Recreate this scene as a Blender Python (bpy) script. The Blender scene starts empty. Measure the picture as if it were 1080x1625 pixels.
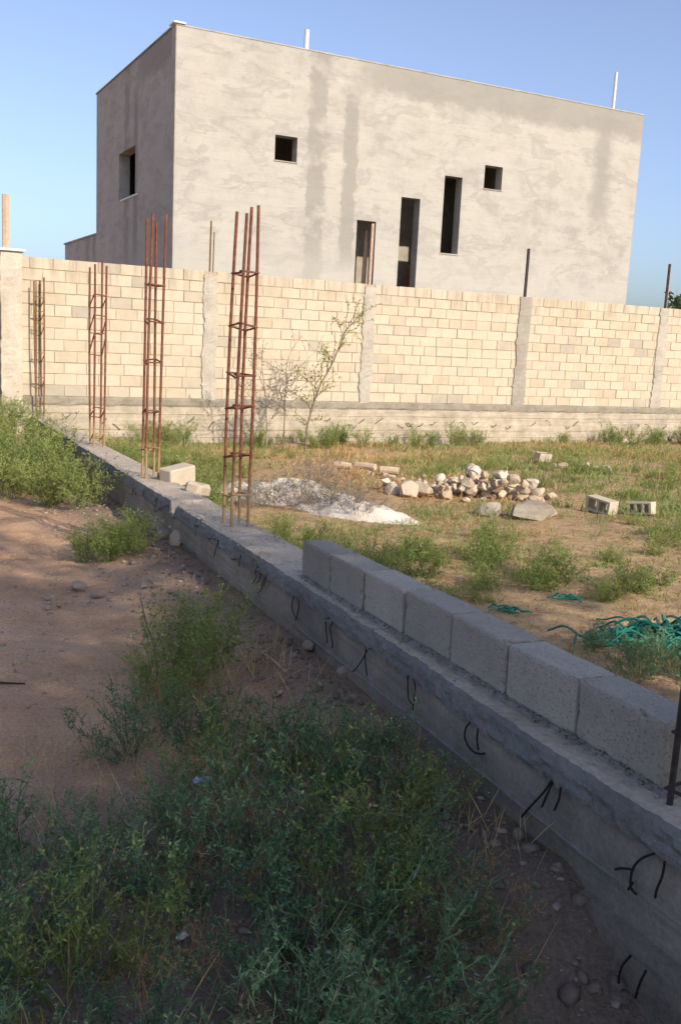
import bpy, bmesh, math, random
import numpy as np
from mathutils import Vector, Matrix, Euler

R = math.radians
scene = bpy.context.scene
col = scene.collection
random.seed(7)
RNG = np.random.default_rng(11)

# ------------------------------------------------------------------ camera
PITCH, ROLL, CAM_Z = R(10.3), R(2.6), 1.65
fwd = Vector((0, math.cos(PITCH), -math.sin(PITCH)))
rgt = Vector((1, 0, 0)); up = rgt.cross(fwd)
r2 = rgt * math.cos(ROLL) + up * math.sin(ROLL)
u2 = -rgt * math.sin(ROLL) + up * math.cos(ROLL)
cam_d = bpy.data.cameras.new('camera'); cam = bpy.data.objects.new('camera', cam_d); col.objects.link(cam)
cam.matrix_world = Matrix(((r2.x, u2.x, -fwd.x, 0), (r2.y, u2.y, -fwd.y, 0), (r2.z, u2.z, -fwd.z, CAM_Z), (0, 0, 0, 1)))
cam_d.sensor_fit = 'VERTICAL'; cam_d.sensor_height = 36; cam_d.lens = 36 * 1535 / 1625
cam_d.clip_start = 0.05; cam_d.clip_end = 4000
scene.camera = cam

# ------------------------------------------------------------------ sky, sun, exposure
SUN_AZ, SUN_EL = R(138), R(30)          # azimuth clockwise from +Y (the view), sun stands behind on the right
world = bpy.data.worlds.new('World'); scene.world = world; world.use_nodes = True
wn = world.node_tree.nodes; wl = world.node_tree.links
sky = wn.new('ShaderNodeTexSky'); sky.sky_type = 'NISHITA'; sky.sun_disc = False
sky.sun_elevation = SUN_EL; sky.sun_rotation = SUN_AZ
sky.air_density = 0.95; sky.dust_density = 2.0; sky.ozone_density = 6.0; sky.altitude = 0
grade = wn.new('ShaderNodeHueSaturation'); grade.inputs['Saturation'].default_value = 0.80; grade.inputs['Hue'].default_value = 0.506
wl.new(sky.outputs[0], grade.inputs['Color']); wl.new(grade.outputs[0], wn['Background'].inputs[0]); wn['Background'].inputs[1].default_value = 0.15
sun_d = bpy.data.lights.new('sun', 'SUN'); sun_d.energy = 3.7; sun_d.angle = R(0.6); sun_d.color = (1.0, 0.89, 0.74)
sun = bpy.data.objects.new('sun', sun_d); col.objects.link(sun)
to_sun = Vector((math.cos(SUN_EL) * math.sin(SUN_AZ), math.cos(SUN_EL) * math.cos(SUN_AZ), math.sin(SUN_EL)))
sun.rotation_euler = to_sun.to_track_quat('Z', 'Y').to_euler()
sun.location = to_sun * 60
scene.view_settings.view_transform = 'Standard'; scene.view_settings.look = 'None'
scene.view_settings.gamma = 1.0; scene.view_settings.exposure = 0.47; scene.view_settings.use_curve_mapping = False
cy = scene.cycles; cy.max_bounces = 5; cy.diffuse_bounces = 3; cy.glossy_bounces = 2; cy.transmission_bounces = 2; cy.transparent_max_bounces = 4
cy.use_adaptive_sampling = True; cy.adaptive_threshold = 0.02; cy.caustics_reflective = False; cy.caustics_refractive = False

# ------------------------------------------------------------------ helpers: objects
def tag(o, label=None, cat=None, group=None, kind=None):
    if label: o['label'] = label
    if cat: o['category'] = cat
    if group: o['group'] = group
    if kind: o['kind'] = kind
    return o

def link(name, data, parent=None, loc=None, rot=None, scale=None):
    o = bpy.data.objects.new(name, data); col.objects.link(o)
    if parent: o.parent = parent
    if loc is not None: o.location = loc
    if rot is not None: o.rotation_euler = rot
    if scale is not None: o.scale = scale
    return o

def empty(name, loc=(0, 0, 0), rot=(0, 0, 0)):
    o = link(name, None, None, loc, rot); o.empty_display_size = 0.2; return o

def mesh(name, verts, faces, mats, midx=None, smooth=False, attr=None):
    me = bpy.data.meshes.new(name)
    verts = np.asarray(verts, dtype=np.float32).reshape(-1, 3)
    if isinstance(faces, np.ndarray):
        k = faces.shape[1]; n = faces.shape[0]
        me.vertices.add(len(verts)); me.vertices.foreach_set('co', verts.ravel())
        me.loops.add(n * k); me.loops.foreach_set('vertex_index', faces.astype(np.int32).ravel())
        me.polygons.add(n); me.polygons.foreach_set('loop_start', np.arange(0, n * k, k, dtype=np.int32))
        me.update(calc_edges=True)
    else:
        me.from_pydata(verts.tolist(), [], [tuple(f) for f in faces]); me.update()
    for m in (mats if isinstance(mats, (list, tuple)) else [mats]): me.materials.append(m)
    if midx is not None: me.polygons.foreach_set('material_index', np.asarray(midx, dtype=np.int32))
    if smooth: me.polygons.foreach_set('use_smooth', np.ones(len(me.polygons), dtype=bool))
    if attr:
        for an, arr in attr.items():
            a = me.attributes.new(an, 'FLOAT', 'POINT'); a.data.foreach_set('value', np.asarray(arr, dtype=np.float32))
    return me

def from_bm(name, bm, mats, smooth=False):
    me = bpy.data.meshes.new(name); bm.to_mesh(me); bm.free()
    for m in (mats if isinstance(mats, (list, tuple)) else [mats]): me.materials.append(m)
    if smooth: me.polygons.foreach_set('use_smooth', np.ones(len(me.polygons), dtype=bool))
    return me

def box_bm(x0, x1, y0, y1, z0, z1, bev=0.0, seg=1, bm=None):
    bm = bm or bmesh.new()
    vs = [bm.verts.new(p) for p in ((x0,y0,z0),(x1,y0,z0),(x1,y1,z0),(x0,y1,z0),(x0,y0,z1),(x1,y0,z1),(x1,y1,z1),(x0,y1,z1))]
    fs = [bm.faces.new([vs[i] for i in f]) for f in ((0,3,2,1),(4,5,6,7),(0,1,5,4),(1,2,6,5),(2,3,7,6),(3,0,4,7))]
    if bev > 0:
        es = list({e for f in fs for e in f.edges})
        bmesh.ops.bevel(bm, geom=es, offset=bev, segments=seg, affect='EDGES', profile=0.5)
    return bm

def tubes(paths, radii, sides=6):
    """several tubes, each along a polyline, as one verts/faces pair"""
    V, F = [], []
    for path, rad in zip(paths, radii):
        P = [Vector(p) for p in path]; n = len(P)
        rr = rad if isinstance(rad, (list, tuple)) else [rad] * n
        base = len(V)
        ref = None
        for i, p in enumerate(P):
            t = (P[min(i + 1, n - 1)] - P[max(i - 1, 0)]).normalized()
            if ref is None or abs(ref.dot(t)) > 0.95:
                ref = Vector((0, 0, 1)) if abs(t.z) < 0.9 else Vector((1, 0, 0))
            a = t.cross(ref).normalized(); b = t.cross(a).normalized(); ref = b.cross(t).normalized() if False else ref
            for k in range(sides):
                an = 2 * math.pi * k / sides
                V.append(p + (a * math.cos(an) + b * math.sin(an)) * rr[i])
        for i in range(n - 1):
            for k in range(sides):
                k2 = (k + 1) % sides
                F.append((base + i * sides + k, base + i * sides + k2, base + (i + 1) * sides + k2, base + (i + 1) * sides + k))
        F.append(tuple(base + k for k in range(sides))[::-1]); F.append(tuple(base + (n - 1) * sides + k for k in range(sides)))
    return [tuple(v) for v in V], F

# value noise
def _h(ix, iy, seed):
    n = (ix.astype(np.int64) * 374761393 + iy.astype(np.int64) * 668265263 + seed * 974634777) & 0x7fffffff
    n = ((n ^ (n >> 13)) * 1274126177) & 0x7fffffff
    return ((n ^ (n >> 16)) & 0xffff) / 65535.0
def vnoise(x, y, seed=0):
    x = np.asarray(x, float); y = np.asarray(y, float)
    ix = np.floor(x); iy = np.floor(y); fx = x - ix; fy = y - iy
    fx = fx * fx * (3 - 2 * fx); fy = fy * fy * (3 - 2 * fy)
    a = _h(ix, iy, seed); b = _h(ix + 1, iy, seed); c = _h(ix, iy + 1, seed); d = _h(ix + 1, iy + 1, seed)
    return (a * (1 - fx) + b * fx) * (1 - fy) + (c * (1 - fx) + d * fx) * fy
def fbm(x, y, seed=0, oct=4):
    s = 0; a = 0.5; f = 1
    for i in range(oct):
        s = s + a * (vnoise(np.asarray(x) * f, np.asarray(y) * f, seed + i * 17) - 0.5); a *= 0.5; f *= 2.03
    return s
def sstep(a, b, x):
    t = np.clip((np.asarray(x, float) - a) / (b - a), 0, 1); return t * t * (3 - 2 * t)

# ------------------------------------------------------------------ helpers: materials
class NT:
    def __init__(self, name):
        self.m = bpy.data.materials.new(name); self.m.use_nodes = True
        self.t = self.m.node_tree; self.n = self.t.nodes; self.l = self.t.links
        self.b = self.n['Principled BSDF']; self.out = self.n['Material Output']
        self.b.inputs['Specular IOR Level'].default_value = 0.25
        self.geo = self.n.new('ShaderNodeNewGeometry'); self.pos = self.geo.outputs['Position']
    def put(self, sock, v):
        if hasattr(v, 'is_linked') or hasattr(v, 'links'): self.l.new(v, sock)
        elif isinstance(v, (tuple, list)) and len(v) == 3 and sock.type == 'RGBA': sock.default_value = (*v, 1)
        else: sock.default_value = v
    def obj(self):
        return self.n.new('ShaderNodeTexCoord').outputs['Object']
    def rand(self): return self.n.new('ShaderNodeObjectInfo').outputs['Random']
    def attr(self, name):
        a = self.n.new('ShaderNodeAttribute'); a.attribute_name = name; return a.outputs['Fac']
    def scale(self, vec, s):
        m = self.n.new('ShaderNodeMapping'); self.l.new(vec, m.inputs[0]); m.inputs['Scale'].default_value = s; return m.outputs[0]
    def noise(self, scale, detail=4, rough=0.55, vec=None, dist=0):
        t = self.n.new('ShaderNodeTexNoise'); self.l.new(vec if vec is not None else self.pos, t.inputs['Vector'])
        t.inputs['Scale'].default_value = scale; t.inputs['Detail'].default_value = detail; t.inputs['Roughness'].default_value = rough
        t.inputs['Distortion'].default_value = dist; return t.outputs['Fac']
    def vor(self, scale, vec=None, feat='F1', out='Distance'):
        t = self.n.new('ShaderNodeTexVoronoi'); self.l.new(vec if vec is not None else self.pos, t.inputs['Vector'])
        t.feature = feat; t.inputs['Scale'].default_value = scale; return t.outputs[out]
    def ramp(self, fac, stops):
        r = self.n.new('ShaderNodeValToRGB'); self.put(r.inputs[0], fac); e = r.color_ramp.elements
        while len(e) < len(stops): e.new(0.5)
        for x, (p, c) in zip(e, stops):
            x.position = p; x.color = (*c, 1) if isinstance(c, (tuple, list)) else (c, c, c, 1)
        return r.outputs[0]
    def mix(self, fac, a, b, mode='MIX'):
        m = self.n.new('ShaderNodeMix'); m.data_type = 'RGBA'; m.blend_type = mode
        self.put(m.inputs[0], fac); self.put(m.inputs[6], a); self.put(m.inputs[7], b); return m.outputs[2]
    def math(self, op, a, b=0.0, c=None, clamp=False):
        m = self.n.new('ShaderNodeMath'); m.operation = op; m.use_clamp = clamp
        self.put(m.inputs[0], a); self.put(m.inputs[1], b)
        if c is not None: self.put(m.inputs[2], c)
        return m.outputs[0]
    def sep(self, vec):
        s = self.n.new('ShaderNodeSeparateXYZ'); self.l.new(vec, s.inputs[0]); return s.outputs
    def span(self, v, a, b, soft):
        """1 inside [a,b] of v with soft edges"""
        def mr(x, f0, f1):
            m = self.n.new('ShaderNodeMapRange'); m.interpolation_type = 'SMOOTHSTEP'; self.put(m.inputs[0], x)
            m.inputs[1].default_value = f0; m.inputs[2].default_value = f1; return m.outputs[0]
        return self.math('MULTIPLY', mr(v, a - soft, a + soft), self.math('SUBTRACT', 1.0, mr(v, b - soft, b + soft)))
    def bump(self, h, strength=0.3, dist=0.02, prev=None):
        b = self.n.new('ShaderNodeBump'); self.put(b.inputs['Height'], h); b.inputs['Strength'].default_value = strength
        b.inputs['Distance'].default_value = dist
        if prev is not None: self.l.new(prev, b.inputs['Normal'])
        return b.outputs[0]
    def done(self, color, rough=0.9, normal=None, spec=None, metal=None):
        self.put(self.b.inputs['Base Color'], color); self.put(self.b.inputs['Roughness'], rough)
        if normal is not None: self.l.new(normal, self.b.inputs['Normal'])
        if spec is not None: self.b.inputs['Specular IOR Level'].default_value = spec
        if metal is not None: self.b.inputs['Metallic'].default_value = metal
        return self.m

def m_ground():
    t = NT('soil')
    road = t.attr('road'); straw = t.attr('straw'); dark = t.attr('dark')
    n1 = t.noise(1.3, 6, 0.6); n2 = t.noise(9, 5, 0.65); n3 = t.noise(70, 3, 0.6)
    field = t.ramp(n2, [(0.3, (0.28, 0.165, 0.085)), (0.5, (0.42, 0.265, 0.145)), (0.7, (0.52, 0.355, 0.21))])
    dirt = t.ramp(n1, [(0.3, (0.41, 0.24, 0.14)), (0.5, (0.55, 0.335, 0.20)), (0.72, (0.64, 0.42, 0.27))])
    c = t.mix(road, field, dirt)
    c = t.mix(t.math('MULTIPLY', straw, t.ramp(n2, [(0.35, 0.0), (0.6, 1.0)])), c, (0.46, 0.33, 0.17))
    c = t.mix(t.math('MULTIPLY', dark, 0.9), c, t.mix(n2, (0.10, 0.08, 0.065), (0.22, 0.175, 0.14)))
    c = t.mix(0.55, c, t.ramp(n3, [(0.3, 0.55), (0.5, 0.95), (0.7, 1.35)]), 'MULTIPLY')
    nb = t.bump(n3, 0.6, 0.02); nb = t.bump(n2, 0.5, 0.05, nb)
    return t.done(c, 0.97, nb, 0.1)

def m_house():
    t = NT('cement_render')
    o = t.obj(); s = t.sep(o); X, Y, Z = s[0], s[1], s[2]
    big = t.noise(0.55, 5, 0.6, o, 0.6); mid = t.noise(2.2, 6, 0.62, o, 0.2)
    flat = t.noise(1.2, 5, 0.65, t.scale(o, (0.45, 0.45, 1.9)), 0.4)
    fine = t.noise(40, 3, 0.6, o)
    c = t.ramp(mid, [(0.30, (0.306, 0.284, 0.244)), (0.5, (0.369, 0.342, 0.295)), (0.70, (0.426, 0.396, 0.341))])
    c = t.mix(t.ramp(big, [(0.42, 0.0), (0.58, 0.6)]), c, (0.430, 0.400, 0.344))
    c = t.mix(t.ramp(flat, [(0.46, 0.0), (0.60, 0.5)]), c, (0.445, 0.413, 0.356))
    sm = t.ramp(t.noise(1.1, 5, 0.6, t.scale(o, (0.8, 0.8, 1.9)), 0.5), [(0.53, 0.0), (0.57, 0.5), (0.66, 0.0)])
    c = t.mix(sm, c, (0.290, 0.269, 0.232))
    # darker wet-looking strips where the columns stand, top and bottom band, trowel patches
    wob = t.math('MULTIPLY', t.math('SUBTRACT', t.noise(2.6, 4, 0.7, o), 0.5), 0.5)
    xs = t.math('ADD', X, wob)
    strips = t.math('MAXIMUM', t.math('MULTIPLY', t.span(xs, 3.05, 3.5, 0.06), t.ramp(t.noise(1.7, 4, 0.6, o), [(0.36, 0.0), (0.5, 1.0)])),
                    t.math('MULTIPLY', t.span(xs, 3.95, 4.30, 0.05), t.span(Z, 3.2, 7.0, 0.3)))
    strips = t.math('MAXIMUM', strips, t.math('MULTIPLY', t.span(xs, 11.2, 11.7, 0.2), t.span(Z, 5.0, 7.3, 0.5)))
    c = t.mix(t.math('MULTIPLY', strips, 0.72), c, (0.251, 0.233, 0.201))
    zt = t.math('ADD', Z, t.math('MULTIPLY', t.math('SUBTRACT', t.noise(1.3, 5, 0.7, o), 0.5), 0.9))
    topb = t.math('MULTIPLY', t.span(zt, 7.15, 9.0, 0.14), t.span(xs, 4.4, 14.0, 0.6))
    c = t.mix(t.math('MULTIPLY', topb, 0.7), c, (0.256, 0.238, 0.205))
    cracks = t.ramp(t.noise(1.4, 6, 0.65, t.scale(o, (0.35, 0.35, 2.6)), 0.4), [(0.487, 0.0), (0.5, 1.0), (0.513, 0.0)])
    c = t.mix(t.math('MULTIPLY', cracks, 0.18), c, (0.212, 0.197, 0.170))
    blot = t.ramp(t.noise(3.0, 5, 0.7, t.scale(o, (0.7, 0.7, 1.5)), 0.4), [(0.58, 0.0), (0.68, 1.0)])
    c = t.mix(t.math('MULTIPLY', blot, 0.42), c, (0.256, 0.238, 0.205))
    lowb = t.math('SUBTRACT', 1.0, t.span(zt, 3.5, 20.0, 0.5))
    c = t.mix(t.math('MULTIPLY', lowb, 0.5), c, (0.445, 0.413, 0.356))
    # ghost of block courses under the render
    br = t.n.new('ShaderNodeTexBrick'); t.l.new(t.scale(o, (1, 1, 1)), br.inputs['Vector'])
    mp = t.n.new('ShaderNodeCombineXYZ'); t.l.new(X, mp.inputs[0]); t.l.new(Z, mp.inputs[1]); t.l.new(mp.outputs[0], br.inputs['Vector'])
    br.inputs['Scale'].default_value = 1.0; br.inputs['Brick Width'].default_value = 0.42; br.inputs['Row Height'].default_value = 0.21
    br.inputs['Mortar Size'].default_value = 0.012; br.inputs['Mortar Smooth'].default_value = 0.8
    c = t.mix(t.math('MULTIPLY', br.outputs['Fac'], t.math('MULTIPLY', t.ramp(big, [(0.42, 0.0), (0.58, 1.0)]), 0.22)), c, (0.290, 0.269, 0.232))
    c = t.mix(0.35, c, t.ramp(fine, [(0.3, 0.8), (0.7, 1.18)]), 'MULTIPLY')
    nb = t.bump(fine, 0.25, 0.01); nb = t.bump(mid, 0.2, 0.04, nb)
    return t.done(c, 0.93, nb, 0.15)

def m_concrete(name, base, var=0.25, stain=(0.2, 0.18, 0.15), board=False, bumpy=0.4, pit=0.0, grain=60):
    t = NT(name)
    n1 = t.noise(3.0, 6, 0.65); n2 = t.noise(grain, 4, 0.65); n3 = t.noise(14, 5, 0.7)
    lo = tuple(b * (1 - var) for b in base); hi = tuple(b * (1 + var) for b in base)
    c = t.ramp(n1, [(0.28, lo), (0.5, base), (0.74, hi)])
    c = t.mix(t.ramp(n3, [(0.56, 0.0), (0.75, 0.6)]), c, stain)
    if board:
        lines = t.noise(2.2, 5, 0.6, t.scale(t.pos, (0.35, 0.35, 14)))
        c = t.mix(0.5, c, t.ramp(lines, [(0.3, 0.62), (0.5, 1.0), (0.7, 1.25)]), 'MULTIPLY')
    c = t.mix(0.5, c, t.ramp(n2, [(0.3, 0.7), (0.7, 1.3)]), 'MULTIPLY')
    c = t.mix(1.0, c, t.ramp(t.rand(), [(0.0, 0.82), (1.0, 1.14)]), 'MULTIPLY')
    nb = t.bump(n2, bumpy, 0.006); nb = t.bump(n3, bumpy, 0.02, nb)
    if pit > 0:
        v = t.ramp(t.vor(70), [(0.12, 0.0), (0.3, 1.0)]); nb = t.bump(v, pit, 0.008, nb)
        c = t.mix(0.5 * pit, c, t.ramp(v, [(0.0, 0.45), (1.0, 1.06)]), 'MULTIPLY')
    return t.done(c, 0.95, nb, 0.15)

def m_cream_block():
    t = NT('limestone_block')
    r = t.rand(); n1 = t.noise(5, 5, 0.65); n2 = t.noise(80, 3, 0.6); v = t.attr('v')
    rr = t.math('FRACT', t.math('ADD', r, v))
    c = t.ramp(rr, [(0.0, (0.455, 0.375, 0.27)), (0.35, (0.495, 0.415, 0.305)), (0.85, (0.515, 0.435, 0.325)), (0.94, (0.44, 0.375, 0.285)), (1.0, (0.38, 0.33, 0.26))])
    c = t.mix(0.5, c, t.ramp(n1, [(0.3, 0.8), (0.5, 1.0), (0.7, 1.12)]), 'MULTIPLY')
    st = t.ramp(t.noise(1.3, 5, 0.6, t.scale(t.pos, (1, 1, 0.4))), [(0.58, 0.0), (0.72, 0.45)])
    c = t.mix(st, c, (0.42, 0.355, 0.27))
    z = t.sep(t.pos)[2]
    drip = t.math('MULTIPLY', t.span(t.math('ADD', z, t.math('MULTIPLY', t.noise(3, 3, 0.6), 0.7)), 2.75, 9.0, 0.22), t.ramp(t.noise(9, 3, 0.6, t.scale(t.pos, (1, 1, 0.06))), [(0.45, 0.0), (0.62, 0.7)]))
    c = t.mix(drip, c, (0.34, 0.285, 0.205))
    nb = t.bump(n2, 0.35, 0.006)
    return t.done(c, 0.95, nb, 0.1)

def m_rebar(name, base, dusty):
    t = NT(name)
    z = t.sep(t.obj())[2]
    n = t.noise(30, 4, 0.6)
    c = t.ramp(n, [(0.3, tuple(b * 0.55 for b in base)), (0.55, base), (0.75, tuple(min(1, b * 1.5) for b in base))])
    if dusty:
        low = t.math('SUBTRACT', 1.0, t.span(t.math('ADD', z, t.math('MULTIPLY', t.math('SUBTRACT', n, 0.5), 0.25)), 0.30, 9.0, 0.10))
        c = t.mix(t.math('MULTIPLY', low, 0.8), c, (0.36, 0.25, 0.13))
    nb = t.bump(t.noise(160, 2, 0.5), 0.4, 0.003)
    return t.done(c, 0.8, nb, 0.3)

def m_leaf(name, cols, trans=0.35, hue=0.0):
    t = NT(name)
    v = t.attr('v'); r = t.rand(); n = t.noise(2.4, 3, 0.6)
    f = t.math('ADD', t.math('MULTIPLY', v, 0.45), t.math('ADD', t.math('MULTIPLY', r, 0.3), t.math('MULTIPLY', n, 0.4)))
    k = len(cols); c = t.ramp(f, [(0.15 + 0.75 * i / (k - 1), cc) for i, cc in enumerate(cols)])
    t.done(c, 0.65, None, 0.3)
    tr = t.n.new('ShaderNodeBsdfTranslucent'); t.l.new(t.mix(0.5, c, (1.0, 1.0, 0.55), 'MULTIPLY'), tr.inputs[0])
    mx = t.n.new('ShaderNodeMixShader'); mx.inputs[0].default_value = trans
    t.l.new(t.b.outputs[0], mx.inputs[1]); t.l.new(tr.outputs[0], mx.inputs[2]); t.l.new(mx.outputs[0], t.out.inputs[0])
    return t.m

def m_plain(name, c0, c1, scale=8, rough=0.8, bump=0.2, spec=0.25, metal=None, bd=0.01):
    t = NT(name); n = t.noise(scale, 5, 0.65); c = t.ramp(n, [(0.3, c0), (0.7, c1)])
    return t.done(c, rough, t.bump(n, bump, bd), spec, metal)

def m_stone():
    t = NT('pale_limestone'); r = t.rand(); n = t.noise(9, 5, 0.65); f = t.noise(60, 3, 0.6)
    c = t.ramp(r, [(0.0, (0.38, 0.28, 0.185)), (0.4, (0.49, 0.385, 0.27)), (0.8, (0.56, 0.46, 0.34)), (1.0, (0.68, 0.60, 0.48))])
    c = t.mix(0.7, c, t.ramp(n, [(0.3, 0.6), (0.5, 1.0), (0.7, 1.15)]), 'MULTIPLY')
    return t.done(c, 0.95, t.bump(f, 0.5, 0.01, t.bump(n, 0.4, 0.03)), 0.1)

M = {}
M['ground'] = m_ground()
M['house'] = m_house()
M['slab'] = m_concrete('raw_concrete', (0.36, 0.32, 0.26))
M['block'] = m_cream_block()
M['mortar'] = m_concrete('joint_mortar', (0.36, 0.295, 0.20), 0.35)
M['column'] = m_concrete('column_concrete', (0.37, 0.33, 0.265), 0.18, (0.27, 0.235, 0.185), bumpy=0.7)
M['pale_column'] = m_concrete('pale_column_concrete', (0.52, 0.44, 0.34), 0.2, (0.34, 0.28, 0.21), bumpy=0.7)
M['base'] = m_concrete('board_marked_concrete', (0.37, 0.315, 0.235), 0.3, (0.25, 0.205, 0.15), board=True)
M['ledge'] = m_concrete('ledge_mortar', (0.30, 0.265, 0.20), 0.25, (0.22, 0.18, 0.13), bumpy=0.8)
M['beam'] = m_concrete('weathered_board_concrete', (0.27, 0.225, 0.175), 0.3, (0.14, 0.115, 0.09), board=True)
M['fin'] = m_concrete('cement_fin', (0.34, 0.31, 0.275), 0.25)
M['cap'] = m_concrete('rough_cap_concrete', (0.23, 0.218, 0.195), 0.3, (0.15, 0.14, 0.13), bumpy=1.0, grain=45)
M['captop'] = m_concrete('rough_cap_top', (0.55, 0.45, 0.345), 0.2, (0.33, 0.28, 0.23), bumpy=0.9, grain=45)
M['grey_block'] = m_concrete('grey_concrete_block', (0.375, 0.335, 0.275), 0.14, (0.29, 0.255, 0.205), bumpy=0.35, pit=0.55, grain=110)
M['crumb'] = m_concrete('mortar_crumb', (0.30, 0.27, 0.24), 0.2)
M['rebar'] = m_rebar('rusty_rebar', (0.19, 0.068, 0.036), True)
M['rebar_dark'] = m_rebar('dark_rebar', (0.055, 0.04, 0.035), False)
M['rebar_brown'] = m_rebar('brown_rebar', (0.20, 0.11, 0.045), False)
M['wire'] = m_plain('black_tie_wire', (0.012, 0.011, 0.01), (0.04, 0.03, 0.025), 60, 0.7)
M['spine'] = m_leaf('shrub_stem', [(0.04, 0.075, 0.04), (0.13, 0.20, 0.10), (0.34, 0.40, 0.22)], 0.1)
M['leaf'] = m_leaf('shrub_leaf', [(0.03, 0.09, 0.045), (0.08, 0.20, 0.085), (0.17, 0.31, 0.12), (0.37, 0.45, 0.17)], 0.3)
M['leaf_yellow'] = m_leaf('yellowing_shrub_leaf', [(0.08, 0.13, 0.04), (0.17, 0.23, 0.06), (0.30, 0.34, 0.10), (0.46, 0.44, 0.17)], 0.3)
M['feather'] = m_leaf('feathery_leaf', [(0.11, 0.16, 0.035), (0.20, 0.265, 0.065), (0.30, 0.34, 0.10), (0.42, 0.40, 0.17)], 0.35)
M['weed'] = m_leaf('weed_leaf', [(0.09, 0.15, 0.04), (0.16, 0.23, 0.06), (0.25, 0.30, 0.09), (0.36, 0.36, 0.14)], 0.3)
M['straw'] = m_leaf('dry_straw', [(0.24, 0.12, 0.045), (0.42, 0.26, 0.105), (0.55, 0.38, 0.175), (0.62, 0.48, 0.27)], 0.25)
M['dead'] = m_leaf('dead_twig', [(0.13, 0.10, 0.075), (0.21, 0.17, 0.13), (0.31, 0.26, 0.20)], 0.05)
M['sapling'] = m_leaf('sapling_leaf', [(0.17, 0.21, 0.05), (0.28, 0.31, 0.08), (0.42, 0.42, 0.14)], 0.4)
M['bark'] = m_plain('bark', (0.12, 0.085, 0.055), (0.25, 0.19, 0.13), 22, 0.95, 0.6)
M['tree'] = m_leaf('tree_leaf', [(0.035, 0.06, 0.02), (0.06, 0.10, 0.03), (0.10, 0.14, 0.045)], 0.12)
M['stone'] = m_stone()
M['chalk'] = None
M['net'] = m_plain('green_plastic', (0.008, 0.14, 0.095), (0.016, 0.26, 0.17), 12, 0.5, 0.1, 0.35)
M['white'] = m_plain('white_plastic', (0.62, 0.62, 0.6), (0.75, 0.75, 0.73), 10, 0.5)
M['galv'] = m_plain('galvanised_pipe', (0.5, 0.5, 0.5), (0.66, 0.66, 0.65), 20, 0.5, 0.1, 0.4)
M['wood'] = m_plain('sawn_timber', (0.42, 0.27, 0.18), (0.60, 0.43, 0.31), 14, 0.85, 0.3)
M['gate'] = m_plain('brown_gate_paint', (0.045, 0.028, 0.02), (0.08, 0.05, 0.035), 8, 0.6)
M['gravel'] = m_plain('gravel_stone', (0.20, 0.155, 0.12), (0.42, 0.34, 0.27), 25, 0.95)
M['blue'] = m_plain('pale_blue_plastic', (0.38, 0.45, 0.58), (0.5, 0.56, 0.66), 20, 0.5)
M['clay_pale'] = m_plain('pale_pipe', (0.46, 0.33, 0.22), (0.62, 0.47, 0.33), 12, 0.9)
M['clod'] = m_plain('dry_clod', (0.11, 0.085, 0.065), (0.27, 0.21, 0.165), 22, 0.97, 0.4)
M['tan'] = m_plain('tan_stone', (0.26, 0.19, 0.135), (0.44, 0.34, 0.25), 18, 0.95, 0.4)
M['clay'] = m_plain('red_clay', (0.36, 0.09, 0.04), (0.52, 0.17, 0.08), 16, 0.9)
def m_chalk():
    t = NT('chalky_earth'); n = t.noise(5, 6, 0.65); n2 = t.noise(50, 4, 0.65)
    g = t.ramp(t.noise(2.6, 5, 0.7), [(0.48, 0.0), (0.6, 1.0)])
    c = t.ramp(n, [(0.3, (0.54, 0.45, 0.34)), (0.5, (0.70, 0.61, 0.49)), (0.7, (0.80, 0.73, 0.62))])
    c = t.mix(t.math('MULTIPLY', g, 0.35), c, (0.40, 0.32, 0.23))
    c = t.mix(0.5, c, t.ramp(n2, [(0.3, 0.7), (0.7, 1.2)]), 'MULTIPLY')
    return t.done(c, 0.97, t.bump(n2, 0.6, 0.02, t.bump(n, 0.5, 0.06)), 0.1)
M['chalk'] = m_chalk()

# ------------------------------------------------------------------ site frames
# low wall: runs away to the left; along = dv, across = nv (to the right). (S0, N0) is the far end of the block row
A_LOW = R(-23.5)
dv = np.array([math.sin(A_LOW), math.cos(A_LOW)]); nv = np.array([math.cos(A_LOW), -math.sin(A_LOW)])
S0, N0, SLOPE, BEAM_TOP0 = 4.708, 1.832, -0.030, 0.368     # beam top height at s = 0
def low(s, n, z=0.0):
    """point from low-wall coordinates; z is measured from the beam's top surface"""
    p = dv * (s + S0) + nv * (n + N0)
    return (p[0], p[1], BEAM_TOP0 + SLOPE * s + z)
def low_sn(x, y):
    return x * dv[0] + y * dv[1] - S0, x * nv[0] + y * nv[1] - N0
# back wall and house: along = W, away = WN
A_W = R(63.0)
W = np.array([math.sin(A_W), math.cos(A_W)]); WN = np.array([-W[1], W[0]]); WD = 18.16
ROT_W = math.atan2(W[1], W[0])
def wall_xy(t, off=0.0):
    p = W * t + WN * (WD + off); return p[0], p[1]

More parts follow.
